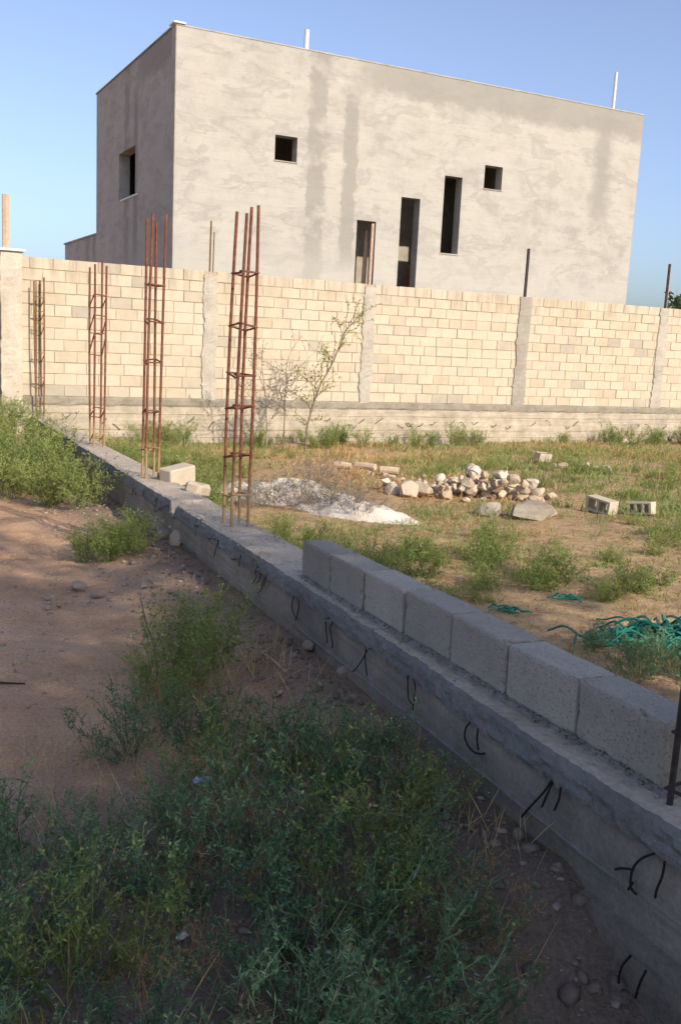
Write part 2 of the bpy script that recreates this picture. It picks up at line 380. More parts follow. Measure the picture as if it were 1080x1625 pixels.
def gz(x, y):
    x = np.asarray(x, float); y = np.asarray(y, float)
    s, n = low_sn(x, y)
    sc = np.clip(s, -8, 17)
    z = -0.030 * (sc + 1.3)
    near = 1 / (1 + (np.hypot(x, y - 8) / 40) ** 2)
    z = z + fbm(x * 0.45, y * 0.45, 3, 3) * 0.16 * near + fbm(x * 2.1, y * 2.1, 9, 4) * 0.055 * near + fbm(x * 9, y * 9, 21, 3) * 0.034 * near
    # hollow against the near part of the low wall
    z = z - 0.27 * sstep(-2.5, -3.1, s) * sstep(-1.0, -0.25, n) * (1 - sstep(0.1, 0.3, n))
    # soil banked up against the foot of the beam
    z = z + 0.11 * sstep(-0.8, -0.2, n) * (1 - sstep(-0.02, 0.15, n)) * (1 - sstep(4, 7, s))
    # bank carrying the bushes at the far left, wheel ruts of the track
    z = z + 0.28 * sstep(6.5, 12, s) * sstep(-4.0, -1.2, n) * (1 - sstep(-0.6, -0.1, n))
    rut = lambda c, w: np.exp(-((n - c - 0.12 * np.sin(s * 0.7)) / w) ** 2)
    z = z - (rut(-2.55, 0.22) + rut(-4.0, 0.24)) * 0.07 * (s > -6) * (s < 30)
    # field lies a touch lower towards the back wall
    z = z - 0.12 * sstep(0.5, 4, n) * sstep(6, 14, s)
    return z
def gz1(x, y): return float(gz(np.array([x]), np.array([y]))[0])

# ------------------------------------------------------------------ ground: one sheet to the horizon
def axis(fine0, fine1, fstep, mid0, mid1, mstep, far0, far1):
    a = list(np.arange(fine0, fine1, fstep))
    r = list(np.arange(fine1, mid1, mstep)); l = list(np.arange(fine0 - mstep, mid0, -mstep))
    d = mstep; p = mid1
    while p < far1: r.append(p); d *= 1.35; p += d
    r.append(far1); d = mstep; p = mid0
    while p > far0: l.append(p); d *= 1.35; p -= d
    l.append(far0)
    return np.array(sorted(set(l + a + r)))
gx = axis(-3.4, 3.6, 0.05, -11, 11, 0.16, -1500, 1500)
gy = axis(1.2, 9.0, 0.05, -3, 24, 0.16, -600, 2500)
GX, GY = np.meshgrid(gx, gy, indexing='ij')
GZ = gz(GX, GY)
ni, nj = GX.shape
gv = np.stack([GX, GY, GZ], -1).reshape(-1, 3)
ii, jj = np.meshgrid(np.arange(ni - 1), np.arange(nj - 1), indexing='ij')
b0 = (ii * nj + jj).ravel()
gf = np.stack([b0, b0 + nj, b0 + nj + 1, b0 + 1], -1)
Sg, Ng = low_sn(GX, GY)
wob = fbm(GX * 0.8, GY * 0.8, 40, 4)
road = (1 - sstep(-1.5, -0.5, Ng + wob * 1.2)) * 1.0
road = np.maximum(road, (1 - sstep(-0.2, 0.2, Ng)) * 0.75)
straw = sstep(0.2, 0.8, Ng) * (0.55 + 1.2 * fbm(GX * 0.6, GY * 0.6, 55, 3)).clip(0, 1)
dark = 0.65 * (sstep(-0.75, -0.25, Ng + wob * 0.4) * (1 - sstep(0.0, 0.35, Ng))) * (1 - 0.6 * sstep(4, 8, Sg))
dark = np.maximum(dark, 1.0 * (1 - sstep(2.8, 4.0, GY + wob * 1.5)) * sstep(-1.6, -0.7, GX + wob))  # thicket litter, painted darker to stand in for deep shade under the shrubs
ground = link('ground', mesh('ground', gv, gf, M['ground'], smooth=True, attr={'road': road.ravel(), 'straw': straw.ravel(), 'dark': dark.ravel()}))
tag(ground, 'bare earth and dry field ground sloping away to the wall', kind='structure')

# ------------------------------------------------------------------ house behind the wall
HOFF = 2.5
hx, hy = wall_xy(6.22, HOFF)
house = empty('house', (hx, hy, 0.0), (0, 0.004, ROT_W))
tag(house, 'tall unfinished cement-rendered house with narrow window openings behind the block wall', 'house')
HL, HW, HT = 12.7, 7.2, 7.76
def wall_holes(name, mat, L, z0, z1, th, holes, parent, loc, rotz, nx=0):
    """wall slab along local x from 0..L, outer face y=0, thickness towards +y, rectangular holes (a,b,c,d)"""
    xs = sorted(set([0, L] + [h[0] for h in holes] + [h[1] for h in holes]))
    zs = sorted(set([z0, z1] + [h[2] for h in holes] + [h[3] for h in holes]))
    V, F, idx = [], [], {}
    def v(i, k, y):
        key = (i, k, y)
        if key not in idx: idx[key] = len(V); V.append((xs[i], th if y else 0.0, zs[k]))
        return idx[key]
    def hole(i, k):
        if i < 0 or k < 0 or i >= len(xs) - 1 or k >= len(zs) - 1: return True
        cx, cz = (xs[i] + xs[i + 1]) / 2, (zs[k] + zs[k + 1]) / 2
        return any(h[0] < cx < h[1] and h[2] < cz < h[3] for h in holes)
    for i in range(len(xs) - 1):
        for k in range(len(zs) - 1):
            if hole(i, k): continue
            F.append((v(i, k, 0), v(i + 1, k, 0), v(i + 1, k + 1, 0), v(i, k + 1, 0)))
            F.append((v(i, k, 1), v(i, k + 1, 1), v(i + 1, k + 1, 1), v(i + 1, k, 1)))
            if hole(i - 1, k): F.append((v(i, k, 0), v(i, k + 1, 0), v(i, k + 1, 1), v(i, k, 1)))
            if hole(i + 1, k): F.append((v(i + 1, k, 0), v(i + 1, k, 1), v(i + 1, k + 1, 1), v(i + 1, k + 1, 0)))
            if hole(i, k - 1): F.append((v(i, k, 0), v(i, k, 1), v(i + 1, k, 1), v(i + 1, k, 0)))
            if hole(i, k + 1): F.append((v(i, k + 1, 0), v(i + 1, k + 1, 0), v(i + 1, k + 1, 1), v(i, k + 1, 1)))
    return link(name, mesh(name, V, F, mat), parent, loc, (0, 0, rotz))
T0 = 6.22
front_holes = [(8.49 - T0, 9.02 - T0, 5.40, 5.93), (10.595 - T0, 11.095 - T0, 1.7, 4.33), (11.74 - T0, 12.255 - T0, 2.3, 4.96),
               (12.90 - T0, 13.40 - T0, 3.77, 5.575), (14.03 - T0, 14.555 - T0, 5.40, 5.95)]
wf = wall_holes('front_wall', M['house'], HL, -1.0, HT, 0.28, front_holes, house, (0, 0, 0), 0)
wl_ = wall_holes('side_wall', M['house'], HW - 0.28, -1.0, HT - 0.003, 0.28, [(HW - 0.28 - 4.42, HW - 0.28 - 2.83, 4.75, 5.88)], house, (0, HW, 0), -math.pi / 2)
wr_ = wall_holes('side_wall', M['house'], HW - 0.28, -1.0, HT - 0.003, 0.28, [], house, (HL, 0.28, 0), math.pi / 2)
wb_ = wall_holes('rear_wall', M['house'], HL - 0.56, -1.0, HT - 0.006, 0.28, [(2.0, 4.2, 0.2, 2.4), (6.2, 7.2, 3.0, 4.1)], house, (HL - 0.28, HW, 0), math.pi)
link('roof_slab', from_bm('roof_slab', box_bm(0.28, HL - 0.28, 0.28, HW - 0.28, 6.75, 6.95), M['slab']), house)
link('floor_slab', from_bm('floor_slab', box_bm(0.28, 3.6, 0.28, HW - 0.28, 3.05, 3.25), M['slab']), house)
link('inner_wall', from_bm('inner_wall', box_bm(3.6, 3.8, 0.28, HW - 0.28, -0.5, 6.75), M['slab']), house)
link('inner_wall', from_bm('inner_wall', box_bm(3.8, HL - 0.28, 3.0, 3.2, -0.5, 6.75), M['slab']), house)
link('inner_wall', from_bm('inner_wall', box_bm(8.9, 9.1, 0.28, 3.0, -0.5, 6.75), M['slab']), house)
link('stair_landing', from_bm('stair_landing', box_bm(3.8, 6.3, 1.5, 3.0, 2.35, 2.55), M['slab']), house)
# parapet coping, corner plate, sills
cop = from_bm('coping', box_bm(-0.012, HL + 0.012, -0.012, 0.30, HT + 0.002, HT + 0.035, 0.008), M['slab']); cop_o = link('coping', cop, house)
link('coping', from_bm('coping', box_bm(-0.03, 0.31, 0.304, HW + 0.02, HT + 0.001, HT + 0.04, 0.008), M['slab']), house)
link('corner_plate', from_bm('corner_plate', box_bm(-0.06, 0.2, -0.05, 0.29, HT + 0.038, HT + 0.075, 0.008), M['white']), cop_o)
for x0, x1, z in ((12.90 - T0, 13.40 - T0, 3.77), (14.03 - T0, 14.555 - T0, 5.40), (8.49 - T0, 9.02 - T0, 5.40)):
    link('sill', from_bm('sill', box_bm(x0 - 0.02, x1 + 0.02, -0.018, 0.06, z - 0.028, z + 0.004, 0.004), M['slab']), wf)
sl_ = link('sill', from_bm('sill', box_bm(-0.03, 0.1, 2.81, 4.44, 4.71, 4.755, 0.006), M['galv']), wl_); sl_.matrix_parent_inverse = wl_.matrix_basis.inverted()
# pale corner bead down the lit corner
link('corner_bead', from_bm('corner_bead', box_bm(-0.004, 0.016, -0.004, 0.016, -0.9, HT - 0.01, 0.003), M['slab']), wf)
# lower wing to the left rear
wall_holes('wing_wall', M['house'], 4.4, -1.0, 4.1, 0.25, [], house, (0.004, HW + 4.4, 0), -math.pi / 2)
link('wing_wall', from_bm('wing_wall', box_bm(0.254, 5.0, HW + 0.003, HW + 4.4, -1.0, 4.09), M['house']), house)
link('wing_coping', from_bm('wing_coping', box_bm(-0.03, 0.3, HW + 0.03, HW + 4.46, 4.102, 4.15, 0.008), M['slab']), house)
# pipes on the roof
for px, top, r_ in ((2.98, 8.22, 0.055), (11.75, 8.72, 0.04)):
    V, F = tubes([[(px, 0.14, HT - 0.1), (px + 0.01, 0.14, top)]], [r_], 10)
    link('roof_pipe', mesh('roof_pipe', V, F, M['galv']), house)

def in_house(x, y, z=0.0):
    return (hx + W[0] * x + WN[0] * y, hy + W[1] * x + WN[1] * y, z)
# things standing inside, seen through the narrow openings
pl = link('timber_plank', from_bm('timber_plank', box_bm(-0.05, 0.05, -0.02, 0.02, 0, 3.0, 0.004), M['wood']), None, in_house(4.80, 0.42, 1.15), (0, 0.03, ROT_W))
tag(pl, 'pale timber plank standing just inside the lowest narrow window opening', 'plank')
st = empty('brick_stack', in_house(6.5, 0.95, 2.0), (0, 0, ROT_W)); tag(st, 'stack of red clay bricks seen inside the second narrow window opening', 'bricks')
for k in range(7):
    for q in range(2):
        link('brick', from_bm('brick', box_bm(-0.14 + q * 0.2, 0.05 + q * 0.2, -0.06, 0.06, 0.002 + k * 0.2, 0.192 + k * 0.2, 0.006), M['clay']), st, (0.03 * math.sin(k * 2.1), 0, 0))
link('pallet', from_bm('pallet', box_bm(-0.25, 0.35, -0.35, 0.35, -0.12, 0.0), M['wood']), st)

# ------------------------------------------------------------------ block wall
WZ = 0.36; CH = 0.2035; ROWS = 12
wx, wy = wall_xy(0, 0)
bwall = empty('block_wall', (wx, wy, WZ), (0, 0.0065, ROT_W))
tag(bwall, 'long cream limestone block wall with grey concrete columns in front of the house', 'wall')
PIL = [(2.40, 2.75), (6.08, 6.39), (9.54, 9.85), (13.50, 13.86), (17.73, 18.06), (21.9, 22.2)]
def block_mesh(seed, L=0.392, D=0.19, H=0.1955, mat='block', bev=0.006):
    rg = random.Random(seed); bm = box_bm(-L / 2, L / 2, 0, D, 0, H, bev, 1)
    for v in bm.verts:
        v.co.x += rg.uniform(-1, 1) * 0.0022; v.co.z += rg.uniform(-1, 1) * 0.0022; v.co.y += rg.uniform(-1, 1) * 0.002
        if rg.random() < 0.07: v.co.x *= 0.975; v.co.z += -0.012 if v.co.z > H / 2 else 0.008
    return bm
shared = [from_bm('block', block_mesh(k), M['block']) for k in range(6)]
specs = []
rw = random.Random(5)
for b in range(5):
    t0, t1 = PIL[b][1] - 0.035, PIL[b + 1][0] + 0.035
    for r in range(ROWS):
        x = t0 - (0.2 if (r + b) % 2 else 0.0) - rw.uniform(0, 0.05)
        while x < t1 - 0.03:
            L = 0.4 if rw.random() > 0.05 else 0.3
            a, e = max(x, t0), min(x + L, t1)
            if e - a > 0.04: specs.append(((a + e) / 2, e - a - 0.008 - (0.006 if rw.random() < 0.15 else 0), r, rw.uniform(-0.006, 0.006)))
            x += L
def depth(sp): 
    p = wall_xy(sp[0]); return math.hypot(*p)
specs.sort(key=depth)
for i, (cx, L, r, dy) in enumerate(specs[:300]):
    o = link('block', shared[i % 6], bwall, (cx, dy, r * CH + 0.004), (0, rw.uniform(-0.004, 0.004), rw.uniform(-0.006, 0.006)), (L / 0.392, 1, 1))
bm = bmesh.new(); vals = []
for i, (cx, L, r, dy) in enumerate(specs[300:]):
    b2 = block_mesh(100 + i, L); n0 = len(bm.verts)
    tmp = bpy.data.meshes.new('t'); b2.to_mesh(tmp); b2.free(); bm.from_mesh(tmp); bpy.data.meshes.remove(tmp)
    bm.verts.ensure_lookup_table()
    bmesh.ops.translate(bm, vec=(cx, dy, r * CH + 0.004), verts=bm.verts[n0:])
    vals += [rw.random()] * (len(bm.verts) - n0)
me = from_bm('far_blocks', bm, M['block']); at = me.attributes.new('v', 'FLOAT', 'POINT'); at.data.foreach_set('value', np.array(vals, dtype=np.float32))
tag(link('far_blocks', me, bwall), kind='stuff')
link('mortar', from_bm('mortar', box_bm(2.5, 22.1, 0.012, 0.17, -0.01, ROWS * CH - 0.012), M['mortar']), bwall)
def ragged_column(name, x0, x1, z0, z1, mat, seed, y0=-0.028, parent=bwall, rag=0.03):
    rg = np.random.default_rng(seed); zs = np.arange(z0, z1 + 0.001, 0.05); V, F = [], []
    for k, z in enumerate(zs):
        a = x0 + rg.normal(0, rag * 0.35) + 0.5 * rag * math.sin(z * 5 + seed); e = x1 + rg.normal(0, rag * 0.35) + 0.5 * rag * math.sin(z * 4.3 + seed * 2)
        q = [(a, 0.012), (a + 0.02, y0), (a + (e - a) * 0.33, y0 - 0.006 + rg.normal(0, 0.003)), (a + (e - a) * 0.66, y0 - 0.006 + rg.normal(0, 0.003)), (e - 0.02, y0), (e, 0.012), (e, 0.2), (a, 0.2)]
        V += [(px, py, z) for px, py in q]
    n = 8
    for k in range(len(zs) - 1):
        for j in range(n):
            j2 = (j + 1) % n; F.append((k * n + j, k * n + j2, (k + 1) * n + j2, (k + 1) * n + j))
    F.append(tuple(range(n))[::-1]); F.append(tuple((len(zs) - 1) * n + j for j in range(n)))
    return link(name, mesh(name, V, F, mat), parent)
cols_ = {}
for k, (a, e) in enumerate(PIL):
    if k == 0: continue
    cols_[k] = ragged_column('column', a, e, -0.02, ROWS * CH - (0.03 if k < 3 else -0.01), M['column'], k)
gatepost = ragged_column('end_column', 2.36, 2.76, -1.2, 2.50, M['pale_column'], 77, y0=-0.10, rag=0.012)
gatepost['label'] = 'pale rough concrete end column'
link('column_cap', from_bm('column_cap', box_bm(2.18, 2.80, -0.16, 0.30, 2.503, 2.545, 0.006), M['white']), gatepost)
# timber post left standing on the end column, rebar stubs on the others
V, F = tubes([[(2.50, 0.08, 2.545), (2.505, 0.08, 3.46)]], [0.065], 6); link('timber_post', mesh('timber_post', V, F, M['wood']), gatepost)
for x, top, r_, m in ((6.235, 3.38, 0.018, 'rebar_brown'), (6.30, 3.18, 0.012, 'rebar_brown'), (9.72, 3.66, 0.03, 'wood'), (13.72, 3.50, 0.035, 'rebar_dark'), (18.0, 3.50, 0.034, 'rebar_dark'), (18.03, 3.46, 0.02, 'wood')):
    V, F = tubes([[(x, 0.1, 2.35), (x + 0.004, 0.1, (2.35 + top) / 2), (x + 0.012, 0.11, top)]], [r_], 6)
    link('starter_bar', mesh('starter_bar', V, F, M[m]), cols_[min(cols_, key=lambda q: abs(PIL[q][0] + 0.15 - x))])
# footing beam with board marks and a mortar ledge above it
def strip_wall(name, x0, x1, rows, mat, parent, seed, jitter=0.006, back=0.22, step=0.12):
    rg = np.random.default_rng(seed); xs = np.arange(x0, x1 + 0.001, step); V, F = [], []
    m = len(rows)
    for i, x in enumerate(xs):
        for (y, z) in rows: V.append((x, y + rg.normal(0, jitter), z + rg.normal(0, jitter)))
        V.append((x, back, rows[-1][1])); V.append((x, back, rows[0][1]))
    n = m + 2
    for i in range(len(xs) - 1):
        for j in range(n):
            j2 = (j + 1) % n; F.append((i * n + j, (i + 1) * n + j, (i + 1) * n + j2, i * n + j2))
    F.append(tuple(range(n))); F.append(tuple((len(xs) - 1) * n + j for j in range(n))[::-1])
    return link(name, mesh(name, V, F, mat), parent)
strip_wall('ledge', 2.6, 22.2, [(-0.045, -0.16), (-0.058, -0.12), (-0.052, -0.03), (-0.02, 0.004)], M['ledge'], bwall, 3)
rowsb = []
for k in range(8):
    z0 = -1.35 + k * 0.15; off = -0.035 - 0.012 * ((k * 7) % 3)
    rowsb += [(off, z0 + 0.004), (off, z0 + 0.146)]
strip_wall('footing_beam', 2.6, 22.2, rowsb, M['base'], bwall, 4, 0.003)
# black tie-wire ends left in the footing
rg = random.Random(31)
wire_x = [3.6, 4.25, 4.35, 5.05, 5.95, 6.35, 8.2, 8.9, 9.3, 9.7, 10.15, 10.5, 10.75, 10.9, 11.15, 11.5, 11.95, 12.1, 12.6, 13.1, 13.5, 14.2, 14.5, 15.2, 15.5, 16.1, 16.6, 17.3, 17.6, 18.3]
for i, x in enumerate(wire_x):
    z = -0.30 - rg.uniform(0.0, 0.16) - (0.1 if i % 3 == 2 else 0)
    sgn = rg.choice([-1, 1]); l = rg.uniform(0.08, 0.2)
    p = [(x, -0.05, z), (x + sgn * l * 0.3, -0.09 - rg.uniform(0, 0.03), z - 0.02 + rg.uniform(-0.03, 0.02)), (x + sgn * l * 0.7, -0.085, z - 0.07), (x + sgn * l, -0.075, z - 0.07 + rg.uniform(-0.06, 0.08))]
    V, F = tubes([p], [0.0065], 4); link('wire_end', mesh('wire_end', V, F, M['wire']), bwall)
# gate leaf beyond the end column
gx_, gy_ = wall_xy(2.33, 0.12)
gate = empty('metal_gate', (gx_, gy_, -0.25), (0, 0, ROT_W + math.pi)); tag(gate, 'dark brown metal gate at the left end of the block wall', 'gate')
for a in range(10): link('panel', from_bm('panel', box_bm(0.06 + a * 0.29, 0.34 + a * 0.29, -0.012, 0.012, 0.12, 2.35, 0.004), M['gate']), gate)
for z in (0.08, 1.2, 2.35): link('rail', from_bm('rail', box_bm(0.0, 3.0, -0.03, 0.03, z, z + 0.06, 0.004), M['gate']), gate)
for x in (0.0, 2.95): link('stile', from_bm('stile', box_bm(x, x + 0.055, -0.035, 0.035, 0.0, 2.45, 0.004), M['gate']), gate)

# ------------------------------------------------------------------ low wall in the foreground
lowwall = empty('low_wall', low(0, 0, 0))
LW = Vector(low(0, 0, 0))
tag(lowwall, 'long low concrete beam with one course of grey blocks running across the foreground', 'wall')
def lw(s, n, z): return Vector(low(s, n, z)) - LW
SV = np.concatenate([np.arange(-4.6, 2.0, 0.014), np.arange(2.0, 5.0, 0.025), np.arange(5.0, 14.6, 0.06)])
def front_n(s):      # the beam's front edge drifts a little
    return -0.045 - 0.055 * float(sstep(0.0, -2.8, s)) + 0.004 * math.sin(s * 3.1)
def loft(name, prof, mats, midx=None, sv=SV):
    V, F, MI = [], [], []
    n = None
    for s in sv:
        pr = prof(float(s)); n = len(pr); V += [tuple(lw(s, a, z)) for a, z in pr]
    for i in range(len(sv) - 1):
        for j in range(n):
            j2 = (j + 1) % n; F.append((i * n + j, i * n + j2, (i + 1) * n + j2, (i + 1) * n + j)); MI.append(midx(j) if midx else 0)
    F.append(tuple(range(n))[::-1]); F.append(tuple((len(sv) - 1) * n + j for j in range(n))); MI += [0, 0]
    return link(name, mesh(name, V, F, mats, MI), lowwall)
def nz(s, k, f=4.0): return float(fbm(np.array([s * f]), np.array([k * 7.3]), 60 + k, 4)[0])
def notch(s): return 0.10 * float(sstep(2.60, 2.66, s) * (1 - sstep(2.74, 2.78, s)))
def step_far(s): return 0.012 * float(sstep(2.7, 2.8, s)) + 0.03 * nz(s, 9, 0.5)
def nz2(s, z, k, f=14.0, g=60.0): return float(fbm(np.array([s * f]), np.array([z * g + k]), 160 + k, 4)[0])
def cap_prof(s):
    f = front_n(s); h = step_far(s); d = notch(s); r = nz(s, 1, 9); q = nz(s, 2, 14)
    low_e = 0.022 * nz(s, 3, 6) + 0.014 * nz(s, 12, 30)
    pr = [(f + 0.004, -0.102 + low_e)]
    for z, o in ((-0.092, -0.020), (-0.074, -0.022), (-0.056, -0.018), (-0.038, -0.016), (-0.020, -0.011)):
        dd = d * 0.9 * (z + 0.102) / 0.102
        pr.append((f + o + 0.030 * nz2(s, z, 1) + 0.014 * nz2(s, z, 2, 45, 140), z - dd + (low_e if z < -0.08 else 0)))
    am = 0.35 + 1.6 * abs(nz(s, 16, 2.2))
    pr += [(f + 0.002 + 0.03 * am * nz(s, 5, 13) + 0.014 * nz(s, 13, 55), -0.004 + h + 0.03 * am * r - d), (f + 0.03 + 0.01 * nz(s, 14, 24), 0.003 + h + 0.016 * nz(s, 6, 16) + 0.008 * nz(s, 15, 50) - d), (0.03 + 0.02 * q, 0.003 + h + 0.016 * nz(s, 7, 14) - d * 0.9),
            (0.13, 0.006 + h + 0.010 * nz(s, 8, 10) - d * 0.3), (0.22, 0.0 + h + 0.012 * nz(s, 10, 10)), (0.285 + 0.02 * nz(s, 11, 8), -0.008 + h), (0.295, -0.098)]
    return pr
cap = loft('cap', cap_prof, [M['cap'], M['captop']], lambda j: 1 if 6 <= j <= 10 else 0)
cap['label'] = 'rough grey concrete cap of the beam'
def body_prof(s):
    f = front_n(s)
    return [(f + 0.004, -0.99), (f - 0.002, -0.405), (f + 0.010, -0.40), (f + 0.008 + 0.003 * nz(s, 20, 5), -0.252), (f + 0.001, -0.248), (f + 0.003 + 0.003 * nz(s, 21, 5), -0.099),
            (0.28, -0.099), (0.28, -0.99)]
loft('board_marked_beam', body_prof, M['beam'])
def fin_at(z0, k, wdt):
    def pf(s):
        f = front_n(s); on = max(0.0, min(1.0, 0.55 + 5 * nz(s, k, 2.0))); w_ = wdt * on * (0.7 + nz(s, k + 1, 25))
        return [(f + 0.03, z0 - 0.006), (f + 0.006 - 0.012 * on, z0 - w_), (f + 0.006 - 0.012 * on, z0 + w_), (f + 0.03, z0 + 0.006)]
    return pf
loft('cement_fin', fin_at(-0.250, 40, 0.0045), M['fin'], None, np.arange(-4.6, 3.0, 0.02))
loft('cement_fin', fin_at(-0.400, 43, 0.0045), M['fin'], None, np.arange(-4.6, -1.5, 0.02))
def foot_prof(s):
    f = front_n(s)
    w_ = 0.02 + 0.02 * nz(s, 24, 3)
    return [(f - w_ - 0.02, -1.0), (f - w_, -0.36 + 0.02 * nz(s, 23, 4)), (f + 0.05, -0.352 + 0.015 * nz(s, 22, 6)), (f + 0.05, -1.0)]
loft('footing', foot_prof, M['beam'], None, np.arange(-4.6, 3.0, 0.04))
# the course of blocks
ANG = math.atan2(dv[1], dv[0])
def worn_block(seed, L, D, H):
    bm = box_bm(-L / 2, L / 2, 0, D, 0, H); bmesh.ops.subdivide_edges(bm, edges=bm.edges[:], cuts=15, use_grid_fill=True)
    c = np.array([v.co[:] for v in bm.verts]); half = np.array([L, D, H]) / 2; mid = np.array([0, D / 2, H / 2]); q = c - mid
    dist = np.sort(half - np.abs(q), axis=1)                       # 0 on a face; second smallest = distance to nearest edge
    e = dist[:, 1]
    chip = fbm(c[:, 0] * 26 + c[:, 1] * 9 + seed * 3.1, c[:, 2] * 26 + c[:, 1] * 17 + seed, seed, 3)
    amt = 0.0035 * np.exp(-e / 0.004) + np.clip(chip - 0.12, 0, 1) * 0.07 * np.exp(-e / 0.010)
    sgn = np.sign(q) * ((half - np.abs(q)) < 0.02)
    rough = fbm(c[:, 0] * 60 + seed, c[:, 2] * 60 + c[:, 1] * 40, seed + 7, 3) * 0.0025
    c = c - sgn * (amt + rough)[:, None]
    for v, p_ in zip(bm.verts, c): v.co = p_
    return bm
gblocks = [from_bm('block', worn_block(500 + k, 0.384, 0.152, 0.194), M['grey_block']) for k in range(7)]
rb = random.Random(9)
for k in range(7):
    s = -0.2 - 0.4 * k
    p = lw(s + rb.uniform(-0.003, 0.003), 0.0 + rb.uniform(-0.006, 0.006), 0.012 + rb.uniform(-0.003, 0.003))
    # local +x runs along the wall, +y across it (towards the field)
    o = link('block', gblocks[k], lowwall, p, (rb.uniform(-0.012, 0.012), -math.atan(SLOPE) + rb.uniform(-0.006, 0.006), ANG + rb.uniform(-0.012, 0.012)))
    o.scale = (1, -1, 1)
# bed mortar and crumbs squeezed out along the foot of the blocks
def bed_prof(s):
    return [(-0.012 - 0.03 * abs(nz(s, 30, 16)), 0.0), (-0.004 + 0.02 * nz(s, 31, 20), 0.016 + 0.012 * nz(s, 32, 18)), (0.145, 0.016), (0.16, 0.0)]
bed = loft('bed_mortar', bed_prof, M['crumb'], None, np.arange(-2.83, -0.0, 0.015))
ICO = bmesh.new(); bmesh.ops.create_icosphere(ICO, subdivisions=1, radius=1)
ico_v = np.array([v.co[:] for v in ICO.verts]); ico_f = np.array([[v.index for v in f.verts] for f in ICO.faces]); ICO.free()
def lumps(P, Rr, rng, flat=0.7, jit=0.22):
    n = len(P); V = np.repeat(ico_v[None], n, 0) * (1 + rng.normal(0, jit, (n, len(ico_v), 1)))
    sc = np.asarray(Rr)[:, None, None] * np.stack([rng.uniform(0.7, 1.4, n), rng.uniform(0.7, 1.2, n), rng.uniform(0.45, 1.0, n) * flat / 0.7], -1)[:, None, :]
    V = V * sc
    a = rng.uniform(0, 6.28, n); ca, sa = np.cos(a)[:, None], np.sin(a)[:, None]
    x = V[..., 0] * ca - V[..., 1] * sa; y = V[..., 0] * sa + V[..., 1] * ca
    V = np.stack([x, y, V[..., 2]], -1) + np.asarray(P)[:, None, :]
    F = ico_f[None] + (np.arange(n) * len(ico_v))[:, None, None]
    return V.reshape(-1, 3), F.reshape(-1, 3)
cs = RNG.uniform(-2.85, -0.02, 620)
cs = cs[RNG.uniform(0, 1, 620) < np.clip(0.35 + (-cs) / 3.2, 0, 1)]
cn = -0.006 - np.abs(RNG.normal(0, 0.011, len(cs)))
P = np.array([lw(a, b, 0.012 + RNG.uniform(-0.004, 0.014)) for a, b in zip(cs, cn)])
V, F = lumps(P, RNG.uniform(0.002, 0.0075, len(cs)), RNG, 0.45)
tag(link('mortar_crumbs', mesh('mortar_crumbs', V, F, M['crumb']), bed), kind='stuff')
cs = RNG.uniform(-4.3, 6, 900); cn = RNG.uniform(-0.07, 0.27, 900)
keep = ~((cs < 0.02) & (cs > -2.85) & (cn > -0.02) & (cn < 0.17)); cs, cn = cs[keep], cn[keep]
P = np.array([lw(a, b, step_far(a) + 0.004) for a, b in zip(cs, cn)])
V, F = lumps(P, RNG.uniform(0.002, 0.007, len(cs)) * np.where((cs > 1.0) & (cs < 2.0) | (cs < -2.7), 1.5, 1), RNG)
tag(link('grit', mesh('grit', V, F, M['crumb']), cap), kind='stuff')

